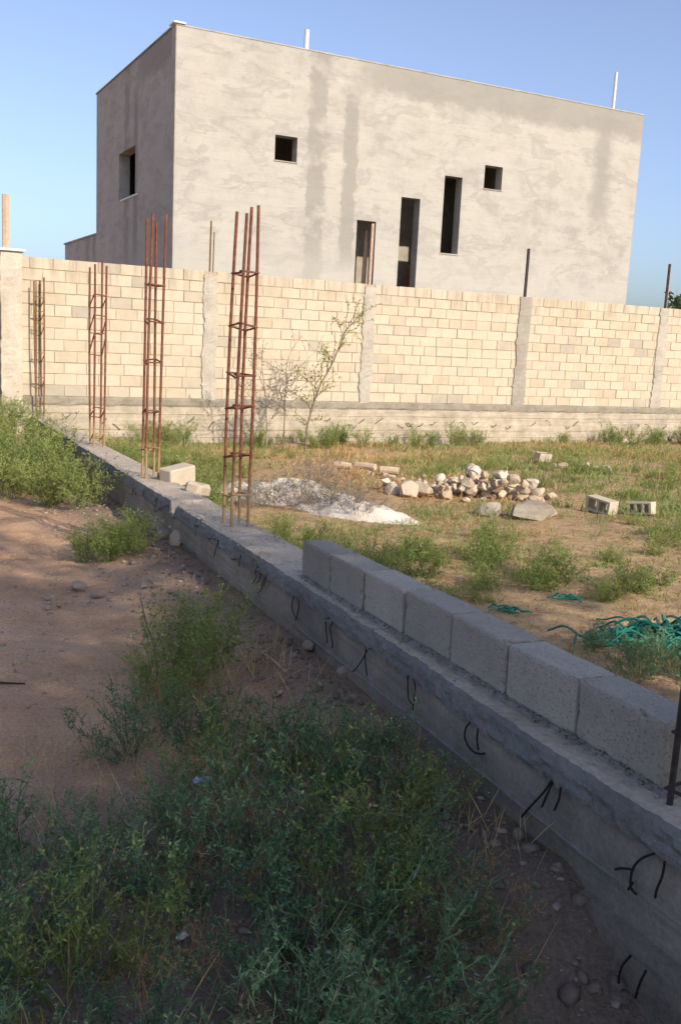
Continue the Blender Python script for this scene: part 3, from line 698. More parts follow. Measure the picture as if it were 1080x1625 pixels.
# black tie wires hanging from the face of the beam (positions along the wall, height from its top)
WIRES = [[(4.203, -0.071), (4.26, -0.138), (4.473, -0.155)],
         [(4.116, -0.053), (4.085, -0.12)],
         [(3.728, -0.014), (3.699, -0.089)],
         [(3.223, -0.022), (3.34, -0.109)],
         [(3.176, -0.01), (3.265, -0.141), (3.101, -0.089)],
         [(2.812, -0.02), (3.032, -0.079), (3.265, -0.146)],
         [(2.769, -0.014), (2.808, -0.086)],
         [(1.846, -0.036), (1.967, -0.047), (1.944, -0.122)],
         [(1.847, -0.022), (1.948, -0.076)],
         [(1.395, -0.041), (1.548, -0.068), (1.692, -0.081)],
         [(1.335, -0.038), (1.39, -0.104), (1.461, -0.175)],
         [(1.35, -0.041), (1.331, -0.093)],
         [(1.061, -0.07), (1.058, -0.107), (0.99, -0.101), (0.953, -0.061)],
         [(0.863, -0.047), (0.884, -0.1), (0.908, -0.129)],
         [(0.542, -0.052), (0.584, -0.103), (0.559, -0.121), (0.661, -0.186)],
         [(0.484, -0.055), (0.49, -0.106), (0.556, -0.154)],
         [(0.371, -0.053), (0.442, -0.132), (0.461, -0.171), (0.55, -0.215)],
         [(0.348, -0.056), (0.429, -0.145)],
         [(-0.102, -0.064), (-0.059, -0.119), (-0.074, -0.167), (-0.125, -0.199)],
         [(-0.131, -0.068), (-0.163, -0.111), (-0.15, -0.165), (-0.098, -0.21)],
         [(-0.592, -0.067), (-0.553, -0.093), (-0.566, -0.2)],
         [(-0.642, -0.072), (-0.605, -0.11), (-0.635, -0.155), (-0.647, -0.183), (-0.617, -0.211)],
         [(-1.112, -0.074), (-1.051, -0.089), (-1.003, -0.15), (-0.938, -0.211), (-0.875, -0.249)],
         [(-1.037, -0.084), (-1.03, -0.139), (-1.046, -0.212)],
         [(-1.447, -0.082), (-1.454, -0.128), (-1.471, -0.174), (-1.502, -0.19)],
         [(-1.504, -0.074), (-1.521, -0.118), (-1.513, -0.186), (-1.499, -0.209)],
         [(-1.961, -0.087), (-1.929, -0.12), (-1.934, -0.154), (-1.968, -0.176), (-2.018, -0.18), (-2.059, -0.165)],
         [(-2.022, -0.083), (-2.019, -0.126), (-2.024, -0.165)],
         [(-2.463, -0.087), (-2.433, -0.135), (-2.381, -0.2), (-2.313, -0.278)],
         [(-2.472, -0.086), (-2.448, -0.143), (-2.421, -0.192)],
         [(-2.514, -0.084), (-2.51, -0.126), (-2.485, -0.173)],
         [(-2.92, -0.09), (-2.87, -0.132), (-2.847, -0.174), (-2.845, -0.216), (-2.851, -0.235), (-2.862, -0.243)],
         [(-2.848, -0.214), (-2.836, -0.241)],
         [(-2.956, -0.095), (-2.953, -0.139), (-2.941, -0.181), (-2.931, -0.212)],
         [(-2.842, -0.18), (-2.803, -0.195), (-2.775, -0.214)],
         [(-2.902, -0.391), (-2.881, -0.438), (-2.879, -0.497), (-2.887, -0.549)],
         [(-2.963, -0.395), (-2.955, -0.437), (-2.939, -0.491)]]
for i, w in enumerate(WIRES):
    pts = []
    m = len(w)
    for k, (s, z) in enumerate(w):
        bulge = 0.016 * math.sin(math.pi * (k + 0.4) / m)
        pts.append(lw(s, front_n(s) - 0.006 - (0.022 if z > -0.12 else 0.0) * (0.0 if k else 0.4) - bulge - (0.035 if z < -0.34 else 0), z))
    fine = []
    for k in range(m - 1):
        a, b = pts[k], pts[k + 1]; pa = pts[max(k - 1, 0)]; pb = pts[min(k + 2, m - 1)]
        for q in range(4):
            t = q / 4
            fine.append(0.5 * ((2 * a) + (b - pa) * t + (2 * pa - 5 * a + 4 * b - pb) * t * t + (3 * a - pa - 3 * b + pb) * t ** 3))
    fine.append(pts[-1])
    V, F = tubes([fine], [0.0029 if w[0][0] > -1.9 else 0.0037], 5); link('tie_wire', mesh('tie_wire', V, F, M['wire']), lowwall)


# ------------------------------------------------------------------ rebar cages
def cage(s0, s1, n0, n1, base, top, lean, ties, tilt, label, mat='rebar', rad=0.011, tie_mat=None, seed=0, overs=0.03, group='rusty rebar cages standing in the low beam'):
    rg = random.Random(seed)
    c = Vector(low((s0 + s1) / 2, (n0 + n1) / 2, 0)); root = empty('rebar_cage', (c.x, c.y, c.z)); tag(root, label, 'rebar cage', group)
    corners = [(s0, n0), (s1, n0), (s1, n1), (s0, n1)]
    L = []
    for k, (s, n) in enumerate(corners):
        b = Vector(low(s, n, 0)) - c
        tp = top + rg.uniform(-0.05, 0.05)
        ln = Vector((lean[0] + rg.uniform(-0.03, 0.03), lean[1] + rg.uniform(-0.03, 0.03), 0))
        bow = Vector((rg.uniform(-0.014, 0.014), rg.uniform(-0.014, 0.014), 0))
        L.append((b, ln, bow, tp))
        pts = []
        for q in range(9):
            f = q / 8; pts.append(b + Vector((0, 0, -0.12 + (tp + 0.12) * f)) + ln * f + bow * math.sin(f * 3.14))
        V, F = tubes([pts], [rad], 6); link('bar', mesh('bar', V, F, M[mat]), root)
    for (z, tl) in ties:
        f = z / top
        loop = []
        mid = sum((b for b, _, _, _ in L), Vector()) / 4
        for k in list(range(4)) + [0]:
            b, ln, bow, tp = L[k]
            o = (b - mid); o = o.normalized() * (o.length + overs * 0.45)
            dz = tl * (1 if k in (0, 3) else -1) * 0.5 + rg.uniform(-0.018, 0.018)
            loop.append(mid + o + ln * f + bow * math.sin(f * 3.14) + Vector((0, 0, z + dz)))
        tail = loop[-1] + (loop[1] - loop[0]).normalized() * 0.05 + Vector((0, 0, 0.012))
        loop[-1] = loop[-1] + Vector((0, 0, 0.012)); loop.append(tail)
        V, F = tubes([loop], [rad * 0.62], 5); link('tie', mesh('tie', V, F, M[tie_mat or mat]), root)
    return root
cage(1.54, 1.72, 0.075, 0.19, 0, 2.12, (0.03, 0.0), [(0.13, 0.03), (0.30, 0.02), (0.36 + 0.22, 0.01), (0.95, 0.03), (1.32, -0.02), (1.40 + 0.26, 0.01)][:0] + [(0.22, 0.03), (0.50, 0.02), (0.83, 0.02), (1.04, -0.01), (1.36, 0.01), (1.70, 0.0)], 0,
     'tallest rusty rebar cage in the beam, nearest before the blocks begin', seed=1, rad=0.0115)
cage(4.22, 4.40, 0.055, 0.17, 0, 2.36, (0.02, 0.0), [(0.30, 0.02), (0.64, 0.04), (1.10, -0.05), (1.46, -0.04), (1.78, -0.03), (2.0, 0.0)][:5], 0,
     'rusty rebar cage standing beside the cream block on the beam', seed=2, rad=0.0125)
cage(7.6, 7.85, 0.11, 0.235, 0, 2.26, (0.02, 0.0), [(0.12, 0.10), (0.42, 0.12), (1.27, 0.26), (1.52, 0.22), (1.80, 0.14)], 0,
     'thin rusty rebar cage with slanted ties, second from the left', seed=3, rad=0.0135)
cage(13.4, 13.6, 0.03, 0.15, 0, 2.42, (0.0, 0.0), [(0.25, 0.05), (0.62, 0.2), (1.05, 0.18), (1.55, 0.2), (1.80, 0.16), (2.05, 0.14)], 0,
     'leftmost rebar cage at the far end of the beam, bars yellowish', seed=4, rad=0.015, mat='rebar_brown')
cage(-3.08, -2.86, -0.035, 0.115, 0, 1.9, (0.02, 0.0), [(0.06, 0.0), (0.23, 0.01), (0.45, 0.0), (0.9, 0.0), (1.4, 0.0)], 0,
     'dark rebar cage at the right edge beside the nearest grey block', mat='rebar_dark', seed=5, rad=0.009)

# ------------------------------------------------------------------ plants: builders
def strips(B, T, L, Wd, rng, bend=0.25, segs=2):
    """narrow tapering leaves/spines: B base points, T unit directions, L lengths, Wd widths -> triangles"""
    n = len(B); T = T / np.linalg.norm(T, axis=1, keepdims=True)
    ref = rng.normal(0, 1, (n, 3)); side = np.cross(T, ref); side /= np.linalg.norm(side, axis=1, keepdims=True) + 1e-9
    L = np.asarray(L)[:, None]; Wd = np.asarray(Wd)[:, None]
    sag = np.array([0, 0, -1.0]) * (bend * L)
    a = B - side * Wd * 0.25; b = B + side * Wd * 0.25
    mid = B + T * L * 0.5 + sag * 0.2; c = mid - side * Wd * 0.5; d = mid + side * Wd * 0.5
    e = B + T * L + sag
    V = np.stack([a, b, c, d, e], 1).reshape(-1, 3)
    f = np.array([[0, 1, 3], [0, 3, 2], [2, 3, 4]]); F = (f[None] + (np.arange(n) * 5)[:, None, None]).reshape(-1, 3)
    return V, F, np.repeat(rng.random(n), 5)

def prisms(P0, P1, r0, r1, rng):
    """three-sided tapering twigs between point pairs"""
    n = len(P0); D = P1 - P0; D /= np.linalg.norm(D, axis=1, keepdims=True) + 1e-9
    ref = np.where(np.abs(D[:, 2:3]) < 0.8, np.array([[0, 0, 1.0]]), np.array([[1.0, 0, 0]]))
    a = np.cross(D, ref); a /= np.linalg.norm(a, axis=1, keepdims=True) + 1e-9; b = np.cross(D, a)
    V = []
    for P, r in ((P0, r0), (P1, r1)):
        for k in range(3):
            an = 2.094 * k; V.append(P + (a * math.cos(an) + b * math.sin(an)) * np.asarray(r)[:, None])
    V = np.stack(V, 1).reshape(-1, 3)
    f = np.array([[0, 1, 4], [0, 4, 3], [1, 2, 5], [1, 5, 4], [2, 0, 3], [2, 3, 5]]); F = (f[None] + (np.arange(n) * 6)[:, None, None]).reshape(-1, 3)
    return V, F, np.repeat(rng.random(n), 6)

def join(parts):
    V, F, A = [], [], []; o = 0
    for v, f, a in parts:
        V.append(v); F.append(f + o); A.append(a); o += len(v)
    return np.concatenate(V), np.concatenate(F), np.concatenate(A)

def shrub_mesh(seed, H=0.45, spread=0.4, stems=24, sides=8, per=14, leaf=(0.016, 0.006), spine=0.028, r=0.0022, up=0.55, sub=3, leafbend=0.1, spine_share=0.5, tipup=0.25, mats=('spine', 'leaf'), stiff=False, foot=0.45):
    rng = np.random.default_rng(seed)
    seg0, seg1, sr0, sr1 = [], [], [], []
    lb, lt = [], []
    def walk(p, d, L, n, r_, jit, rise):
        pts = [p]
        for k in range(n):
            d = d + rng.normal(0, jit, 3) + np.array([0, 0, rise]); d = d / np.linalg.norm(d)
            q = p + d * L / n; seg0.append(p); seg1.append(q); sr0.append(r_ * (1 - k / (n + 0.5))); sr1.append(r_ * (1 - (k + 1) / (n + 0.5))); p = q; pts.append(p)
        return pts, d
    for i in range(stems):
        az = rng.uniform(0, 6.283); tl = rng.beta(1.6, 1.2) * 1.25
        d = np.array([math.cos(az) * math.sin(tl) * spread / 0.4, math.sin(az) * math.sin(tl) * spread / 0.4, math.cos(tl) + up * 0.3]); d /= np.linalg.norm(d)
        p = np.array([math.cos(az), math.sin(az), 0]) * rng.uniform(0, spread * foot); p[2] = -0.03
        L = H * rng.uniform(0.65, 1.15)
        pts, d1 = walk(p, d, L, 6, r, 0.14, tipup * 0.12)
        for j in range(sides):
            f = rng.uniform(0.18, 1.0); k = min(int(f * 6), 5); q = pts[k] + (pts[k + 1] - pts[k]) * (f * 6 - k)
            dd = (pts[k + 1] - pts[k]); dd /= np.linalg.norm(dd)
            sd = dd * 0.75 + rng.normal(0, 0.62, 3) + np.array([0, 0, 0.25]); sd /= np.linalg.norm(sd)
            sp, _ = walk(q, sd, L * rng.uniform(0.16, 0.42), sub, r * (0.6 if stiff else 0.55), 0.05 if stiff else 0.16, tipup * 0.1)
            for _k in range(per):
                f2 = rng.uniform(0.05, 1.0) * sub; kk = min(int(f2), sub - 1); e = sp[kk + 1] - sp[kk]
                lb.append(sp[kk] + e * (f2 - kk)); en = e / np.linalg.norm(e)
                ld = en * (0.35 if stiff else 0.55) + rng.normal(0, 0.55, 3) + np.array([0, 0, 0.12]); lt.append(ld)
    S = prisms(np.array(seg0), np.array(seg1), sr0, sr1, rng)
    lb, lt = np.array(lb), np.array(lt); n = len(lb); pick = rng.random(n) < spine_share
    sp_ = strips(lb[pick], lt[pick], spine * rng.uniform(0.5, 1.25, pick.sum()), np.full(pick.sum(), spine * (0.15 if stiff else 0.1)), rng, 0.0)
    lf = strips(lb[~pick], lt[~pick], leaf[0] * rng.uniform(0.6, 1.4, (~pick).sum()), leaf[1] * rng.uniform(0.7, 1.3, (~pick).sum()), rng, leafbend)
    a = join([S, sp_])
    ms = mesh('shrub_stems', a[0], a[1], M[mats[0]], attr={'v': a[2]}); ml = mesh('shrub_foliage', lf[0], lf[1], M[mats[1]], attr={'v': lf[2]})
    return ms, ml

def plant(name, meshes, x, y, sc, rz, label, group, cat='shrub', sink=0.0, tilt=(0, 0)):
    o = link(name, meshes[0], None, (x, y, gz1(x, y) - sink), (tilt[0], tilt[1], rz), (sc, sc, sc)); tag(o, label, cat, group)
    link('foliage', meshes[1], o); return o

# spiny shrubs of the shaded foreground
SPINY = [shrub_mesh(900 + k, H=0.44, spread=0.40, stems=24, sides=13, per=10, leaf=(0.017, 0.0095), spine=0.026, r=0.0042, spine_share=0.55, stiff=True) for k in range(5)]
YEL = [(m_[0].copy(), m_[1].copy()) for m_ in SPINY[:2]]
for m_ in YEL: m_[1].materials[0] = M['leaf_yellow']; m_[0].materials[0] = M['weed']
rs = random.Random(77)
UPR = [shrub_mesh(960 + k, H=0.62, spread=0.2, stems=24, sides=10, per=14, leaf=(0.024, 0.008), spine=0.034, r=0.0026, up=2.0, spine_share=0.25, tipup=0.9, mats=('weed', 'feather')) for k in range(2)]
thicket = [(-0.80, 3.62, 0.62), (-0.50, 3.70, 0.72), (-0.26, 3.66, 0.52), (0.00, 3.58, 0.5), (0.20, 3.46, 0.42),
           (-0.36, 3.34, 0.8), (-0.08, 3.30, 0.9), (0.16, 3.20, 0.68), (0.34, 2.98, 0.45),
           (-0.52, 3.00, 0.6), (-0.22, 2.88, 0.85), (0.06, 2.82, 0.95), (0.28, 2.70, 0.55), (-0.96, 2.62, 0.8), (-0.74, 2.74, 0.5),
           (-0.46, 2.58, 0.75), (-0.10, 2.48, 0.9), (0.16, 2.40, 0.85), (0.36, 2.40, 0.5), (-0.84, 2.30, 0.7), (-0.60, 2.16, 0.8), (-0.12, 2.12, 0.75), (0.14, 2.04, 0.9), (0.34, 2.10, 0.6),
           (-0.78, 1.94, 0.75), (-0.40, 1.86, 0.6), (-0.06, 1.80, 0.8), (0.2, 1.76, 0.6), (-0.55, 1.60, 0.7), (-0.16, 1.52, 0.7)]
def thicket_label(x, y):
    if y > 3.2: return 'spiny shrub on the upper edge of the shaded thicket, bordering bare earth'
    if x > 0.2: return 'spiny shrub at the right end of the thicket, close to the beam'
    if x < -0.62: return 'spiny shrub in the lower left corner beside the track'
    if y < 2.3: return 'spiny shrub at the very bottom of the shaded thicket'
    return 'spiny shrub in the middle of the dark foreground thicket'
for k, (x, y, h) in enumerate(thicket):
    h *= rs.uniform(0.84, 1.02)
    lab = thicket_label(x, y)
    if (x, y) in ((0.06, 2.82), (0.16, 2.40), (-0.36, 3.34), (-0.60, 2.16), (0.34, 2.98)): lab = lab.replace('spiny shrub', 'yellowing spiny shrub')
    plant('spiny_shrub', (YEL[k % 2] if 'yellowing' in lab else SPINY[k % 5]), x, y, h, rs.uniform(0, 6.28), lab, lab.replace('yellowing spiny shrub', 'yellowing shrubs').replace('spiny shrub', 'shrubs'), tilt=(rs.uniform(-0.15, 0.15), rs.uniform(-0.15, 0.15)))
for k, (x, y, h) in enumerate([(-0.84, 4.22, 0.5), (-0.66, 4.28, 0.66), (-0.74, 4.5, 0.68), (-0.58, 4.58, 0.62), (-0.68, 4.02, 0.4)]):
    plant('upright_shrub', UPR[k % 2], x, y, h, rs.uniform(0, 6.28), 'upright leafy shrub in the clump between the track and the low wall', 'upright shrubs in the mid-track clump')

# feathery plants on the bank and behind the beam
FEATH = [shrub_mesh(1200 + k, H=0.62, spread=0.30, stems=22, sides=11, per=11, leaf=(0.045, 0.0085), spine=0.03, r=0.004, up=1.2, sub=3, leafbend=0.12, spine_share=0.06, tipup=0.6, mats=('weed', 'feather')) for k in range(3)]
s_small = [(-1.95, 7.20, 0.42), (-1.72, 7.02, 0.46), (-1.52, 7.12, 0.42), (-1.62, 7.34, 0.5), (-1.84, 7.42, 0.44)]
for k, (x, y, h) in enumerate(s_small):
    plant('low_bush', FEATH[k % 3], x, y, h, rs.uniform(0, 6.28), 'low green bush beside the tan rock at the foot of the low wall', 'plants of the small bush by the tan rock', 'bush')
row = []
for k in range(34):
    s = 4.9 + (k / 34.0) ** 0.9 * 10.5 + rs.uniform(-0.15, 0.15); n = -0.28 - rs.random() * (0.55 + 0.06 * s)
    if s < 5.8: n = -0.35 - rs.random() * 0.35
    row.append((s, n))
row += [(11.5, -1.6), (12.5, -2.0), (13.2, -1.4), (10.8, -1.3), (14.2, -2.4), (14.5, -1.0), (13.8, -0.5), (15.0, -1.8)]
for k, (s, n) in enumerate(row):
    p = low(s, n)
    plant('roadside_bush', FEATH[k % 3], p[0], p[1], rs.uniform(0.72, 1.05) * (0.85 if s < 5.5 else 1.0), rs.uniform(0, 6.28), *(('feathery green bush at the near end of the bank along the track', 'near bushes on the bank') if s < 7.5 else ('feathery green bush at the far end of the bank before the gate column', 'far bushes on the bank') if s > 11 else ('feathery green bush in the middle of the bank along the track', 'middle bushes on the bank')), 'bush', tilt=(rs.uniform(-0.1, 0.1), rs.uniform(-0.1, 0.1)))
# weeds behind the beam, larger ones one by one
def not_rubble(x, y): return not (0.3 < x < 2.6 and 10.9 < y < 12.9) and not (-1.3 < x < 0.95 and 8.2 < y < 11.6)
for k in range(46):
    s = 1.2 + rs.random() * 9.5; n = 0.42 + rs.random() ** 1.5 * (1.7 if s > 3 else 0.8)
    p = low(s, n)
    if not not_rubble(p[0], p[1]): continue
    plant('field_weed', FEATH[k % 3], p[0], p[1], rs.uniform(0.42, 0.72) * (0.6 if s < 3.6 else 1.0), rs.uniform(0, 6.28), *(('soft green weed behind the beam between the two middle rebar cages', 'weeds behind the far beam') if s > 4.2 else ('soft green weed behind the beam around the tallest rebar cage', 'weeds behind the near beam')), 'weed')
wl2 = random.Random(4)
for k in range(40):
    t_ = 4.6 + wl2.random() * 15; off = -0.25 - wl2.random() * 0.9
    x, y = wall_xy(t_, off); plant('wall_weed', FEATH[k % 3], x, y, wl2.uniform(0.35, 0.75), wl2.uniform(0, 6.28), *(('green weed at the foot of the wall, left of the sapling', 'wall weeds left of the sapling') if t_ < 8.2 else ('green weed at the foot of the wall, right of the rubble pile', 'wall weeds at the right') if t_ > 13.7 else ('green weed at the foot of the wall behind the rubble pile', 'wall weeds behind the rubble')), 'weed')
SPRAWL = [shrub_mesh(1300 + k, H=0.34, spread=0.55, stems=20, sides=8, per=9, leaf=(0.032, 0.0075), spine=0.03, r=0.003, up=0.25, leafbend=0.1, spine_share=0.12, tipup=0.3, mats=('weed', 'feather'), foot=0.08) for k in range(3)]
cnt = 0
while cnt < 150:
    if cnt < 75: y = wl2.uniform(5.4, 9.2); x = wl2.uniform(-0.6, 0.36 * y)
    else: y = wl2.uniform(9.0, 17); x = wl2.uniform(-1.5, 0.38 * y)
    s, n = low_sn(x, y); cl = float(fbm(np.array([x * 0.55]), np.array([y * 0.55]), 71, 3)[0])
    if n < 0.42 or cl < -0.08 or not not_rubble(x, y): cnt += 0.2; continue
    lab = ('sprawling green weed right behind the grey blocks, near the green netting', 'weeds near the netting') if y < 6.6 else ('sprawling green weed on the sunlit ground a little beyond the grey blocks', 'weeds beyond the grey blocks') if y < 8.2 else ('sprawling green weed in the dry grass in front of the rubble pile', 'weeds in front of the rubble') if y < 11 else ('sprawling green weed in the far half of the field', 'weeds in the far field')
    plant('meadow_weed', SPRAWL[int(cnt) % 3], x, y, wl2.uniform(0.3, 0.72), wl2.uniform(0, 6.28), *lab, 'weed', tilt=(wl2.uniform(-0.2, 0.2), wl2.uniform(-0.2, 0.2)))
    cnt += 1
for k, (x, y, h) in enumerate([(1.75, 5.05, 0.55), (1.95, 4.85, 0.55), (1.45, 5.2, 0.45), (1.9, 4.6, 0.6), (1.75, 4.75, 0.5), (2.1, 4.8, 0.6), (1.6, 4.95, 0.5), (1.55, 4.7, 0.5)]):
    plant('shaded_weed', SPINY[k % 4], x, y, h * 0.72, rs.uniform(0, 6.28), 'shaded weed behind the grey blocks by the green netting', 'weeds by the green netting', 'weed')

# sapling and bare shrub against the wall
def woody(seed, trunk, rad, nb, bl, leaf, nleaf, mats, jit=0.25, lev=2):
    rng = np.random.default_rng(seed); s0, s1, r0, r1, lb, lt = [], [], [], [], [], []
    def limb(p, d, L, n, r_, depth):
        pts = [p]
        for k in range(n):
            d = d + rng.normal(0, jit * 0.5, 3) + np.array([0, 0, 0.05]); d /= np.linalg.norm(d); q = p + d * L / n
            s0.append(p); s1.append(q); r0.append(max(r_ * (1 - 0.8 * k / n), 0.002)); r1.append(max(r_ * (1 - 0.8 * (k + 1) / n), 0.0018)); p = q; pts.append(p)
        if depth > 0:
            for _ in range(int(nb * (0.6 if depth < lev else 1))):
                f = rng.uniform(0.25, 1) * n; k = min(int(f), n - 1); q = pts[k] + (pts[k + 1] - pts[k]) * (f - k)
                dd = (pts[k + 1] - pts[k]); dd /= np.linalg.norm(dd); dd = dd * 0.7 + rng.normal(0, 0.55, 3) + np.array([0, 0, 0.2]); dd /= np.linalg.norm(dd)
                limb(q, dd, L * bl * rng.uniform(0.5, 1.2), 4, r_ * 0.45, depth - 1)
        if depth < lev:
            for _ in range(nleaf):
                f = rng.uniform(0.1, 1) * n; k = min(int(f), n - 1); lb.append(pts[k] + (pts[k + 1] - pts[k]) * (f - k)); lt.append(rng.normal(0, 1, 3) + np.array([0, 0, -0.2]))
    p = np.array(trunk[0], float); allp = [np.array(q, float) for q in trunk]
    for a, b, k in zip(allp[:-1], allp[1:], range(99)):
        n_ = len(allp); s0.append(a); s1.append(b); r0.append(rad * (1 - 0.8 * k / n_)); r1.append(rad * (1 - 0.8 * (k + 1) / n_))
        if k >= 1:
            for _ in range(nb):
                q = a + (b - a) * rng.random(); dd = rng.normal(0, 0.6, 3) + np.array([0, 0, 0.55]); dd /= np.linalg.norm(dd)
                limb(q, dd, rng.uniform(0.5, 1.0) * bl * 1.3, 4, rad * 0.4, lev - 1)
    S = prisms(np.array(s0), np.array(s1), r0, r1, rng)
    lb, lt = np.array(lb), np.array(lt); n = len(lb)
    Lf = strips(lb, lt, leaf[0] * rng.uniform(0.6, 1.4, n), leaf[1] * rng.uniform(0.7, 1.3, n), rng, 0.2)
    return mesh('trunk', S[0], S[1], M[mats[0]], attr={'v': S[2]}), mesh('leaves', Lf[0], Lf[1], M[mats[1]], attr={'v': Lf[2]})
def tree_obj(name, ms, loc, label, cat, rz=0, sc=1.0, group=None):
    root = empty(name, loc, (0, 0, rz)); root.scale = (sc, sc, sc); tag(root, label, cat, group)
    link('trunk', ms[0], root); link('crown', ms[1], root); return root
sm = woody(5, [(0, 0, -0.05), (0.03, 0, 0.5), (0.12, 0.05, 0.9), (0.25, 0.08, 1.3), (0.48, 0.1, 1.75), (0.62, 0.1, 2.2), (0.80, 0.1, 2.55)], 0.020, 5, 0.52, (0.05, 0.018), 9, ('bark', 'sapling'), lev=2)
tree_obj('sapling', sm, (-0.72, 17.9, gz1(-0.72, 17.9)), 'thin leaning sapling with sparse yellow-green leaves in front of the block wall', 'sapling')
bmh = [woody(8 + k, [(0, 0, -0.05), (0.0, 0.02, 0.35), (0.03 * (k - 1), 0.05, 0.8), (0.10 * (k - 1), 0.05, 1.25)], 0.012, 8, 0.55, (0.036, 0.012), 6, ('dead', 'dead'), lev=2) for k in range(2)]
root = tree_obj('bare_shrub', bmh[0], (-1.42, 17.75, gz1(-1.42, 17.75)), 'grey brittle leafless shrub left of the sapling in front of the block wall', 'shrub', sc=1.25)
link('stem', bmh[1][0], root, (0.25, 0.05, 0)); tag(link('twigs', bmh[1][1], root, (0.25, 0.05, 0)), kind='stuff')

# ------------------------------------------------------------------ ground cover that nobody could count
def scatter(n, x0, x1, y0, y1, dens, rng):
    x = rng.uniform(x0, x1, n); y = rng.uniform(y0, y1, n); k = rng.random(n) < dens(x, y); return x[k], y[k]
def blades(x, y, per, L, Wd, tilt, rng, spread=0.05, bend=0.3):
    n = len(x); X = np.repeat(x, per) + rng.normal(0, spread, n * per); Y = np.repeat(y, per) + rng.normal(0, spread, n * per)
    B = np.stack([X, Y, gz(X, Y) - 0.005], -1); a = rng.uniform(0, 6.283, n * per); tl = rng.uniform(0.05, tilt, n * per)
    T = np.stack([np.cos(a) * np.sin(tl), np.sin(a) * np.sin(tl), np.cos(tl)], -1)
    sc = np.repeat(rng.uniform(0.5, 1.3, n), per)
    return strips(B, T, L * sc * rng.uniform(0.5, 1.2, n * per), np.full(n * per, Wd) * rng.uniform(0.7, 1.3, n * per), rng, bend)
def in_field(x, y):
    s, n = low_sn(x, y); t_ = x * WN[0] + y * WN[1]
    return (n > 0.36) & (t_ < WD - 0.1) & ~((x > -1.1) & (x < 0.7) & (y > 9.4) & (y < 11.3))
rng = np.random.default_rng(3)
def d_straw(x, y): return np.where(in_field(x, y), np.clip(0.22 + 2.8 * fbm(x * 0.55, y * 0.55, 81, 3), 0.06, 1), 0)
def d_green(x, y):
    s, n = low_sn(x, y)
    near_beam = np.exp(-((n - 0.9) / 0.8) ** 2) * sstep(0.5, 2, s)
    nearwall = np.exp(-(((x * WN[0] + y * WN[1]) - WD + 0.7) / 0.6) ** 2) * 0.7
    return np.where(in_field(x, y), np.clip(np.maximum(0.62 + 3.0 * fbm(x * 0.5, y * 0.5, 71, 3), np.maximum(near_beam, nearwall)), 0.02, 1), 0)
parts = []
x, y = scatter(14000, -4.5, 4.5, 4.5, 12.5, d_straw, rng); parts.append(blades(x, y, 11, 0.10, 0.0042, 1.4, rng, 0.06, 0.35))
x, y = scatter(11000, -6, 9, 11, 25, d_straw, rng); parts.append(blades(x, y, 8, 0.17, 0.009, 1.2, rng, 0.08, 0.25))
V, F, A = join(parts); tag(link('dry_grass', mesh('dry_grass', V, F, M['straw'], attr={'v': A})), 'dry straw-coloured grass covering the field', 'grass', kind='stuff')
parts = []
x, y = scatter(5200, -4.5, 4.5, 4.6, 12.5, d_green, rng); parts.append(blades(x, y, 12, 0.12, 0.0048, 1.2, rng, 0.05, 0.3))
x, y = scatter(6500, -7, 9, 10, 25, d_green, rng); parts.append(blades(x, y, 9, 0.20, 0.009, 0.9, rng, 0.07, 0.25))
V, F, A = join(parts); tag(link('green_grass', mesh('green_grass', V, F, M['weed'], attr={'v': A})), 'low green weeds and grass spread over the field', 'grass', kind='stuff')
# dry stalks and litter among the foreground shrubs and along the track
def d_lit(x, y):
    s, n = low_sn(x, y); return np.where(n < -0.12, np.clip(0.25 + 1.6 * fbm(x * 1.3, y * 1.3, 91, 3), 0.03, 1), 0)
x, y = scatter(1500, -2.6, 1.4, 1.5, 8.5, d_lit, rng); parts = [blades(x, y, 4, 0.07, 0.003, 1.55, rng, 0.05, 0.1)]
x, y = scatter(420, -1.1, 0.6, 1.6, 4.8, lambda x, y: np.where(low_sn(x, y)[1] < -0.2, 0.8, 0), rng); parts.append(blades(x, y, 5, 0.22, 0.0032, 0.9, rng, 0.05, 0.1))
V, F, A = join(parts); tag(link('straw_litter', mesh('straw_litter', V, F, M['straw'], attr={'v': A})), 'dry stalks and straw litter on the shaded earth', 'litter', kind='stuff')
# gravel
def d_grav(x, y):
    s, n = low_sn(x, y); return np.where(n < -0.1, np.clip(0.22 + np.exp(-((n + 0.45) / 0.35) ** 2) * 0.9 + 0.8 * fbm(x * 0.9, y * 0.9, 95, 3), 0.02, 1), 0)
x, y = scatter(14000, -4.5, 1.6, 1.5, 12, d_grav, rng); P = np.stack([x, y, gz(x, y) + 0.001], -1)
V, F = lumps(P, 0.005 + 0.02 * rng.random(len(x)) ** 4, rng, 0.6)
cs_ = rng.uniform(-3.2, 5, 700); cn_ = -0.12 - np.abs(rng.normal(0, 0.22, 700))
px_ = dv[0] * (cs_ + S0) + nv[0] * (cn_ + N0); py_ = dv[1] * (cs_ + S0) + nv[1] * (cn_ + N0)
V2, F2 = lumps(np.stack([px_, py_, gz(px_, py_) + 0.002], -1), 0.006 + 0.026 * rng.random(700) ** 3, rng, 0.6, 0.28)
tag(link('clods', mesh('clods', V2, F2, M['clod'])), 'crumbled dark clods and rubble along the foot of the beam', 'rubble', kind='stuff')
tag(link('gravel', mesh('gravel', V, F, M['gravel'])), 'small gravel strewn over the dirt track', 'gravel', kind='stuff')

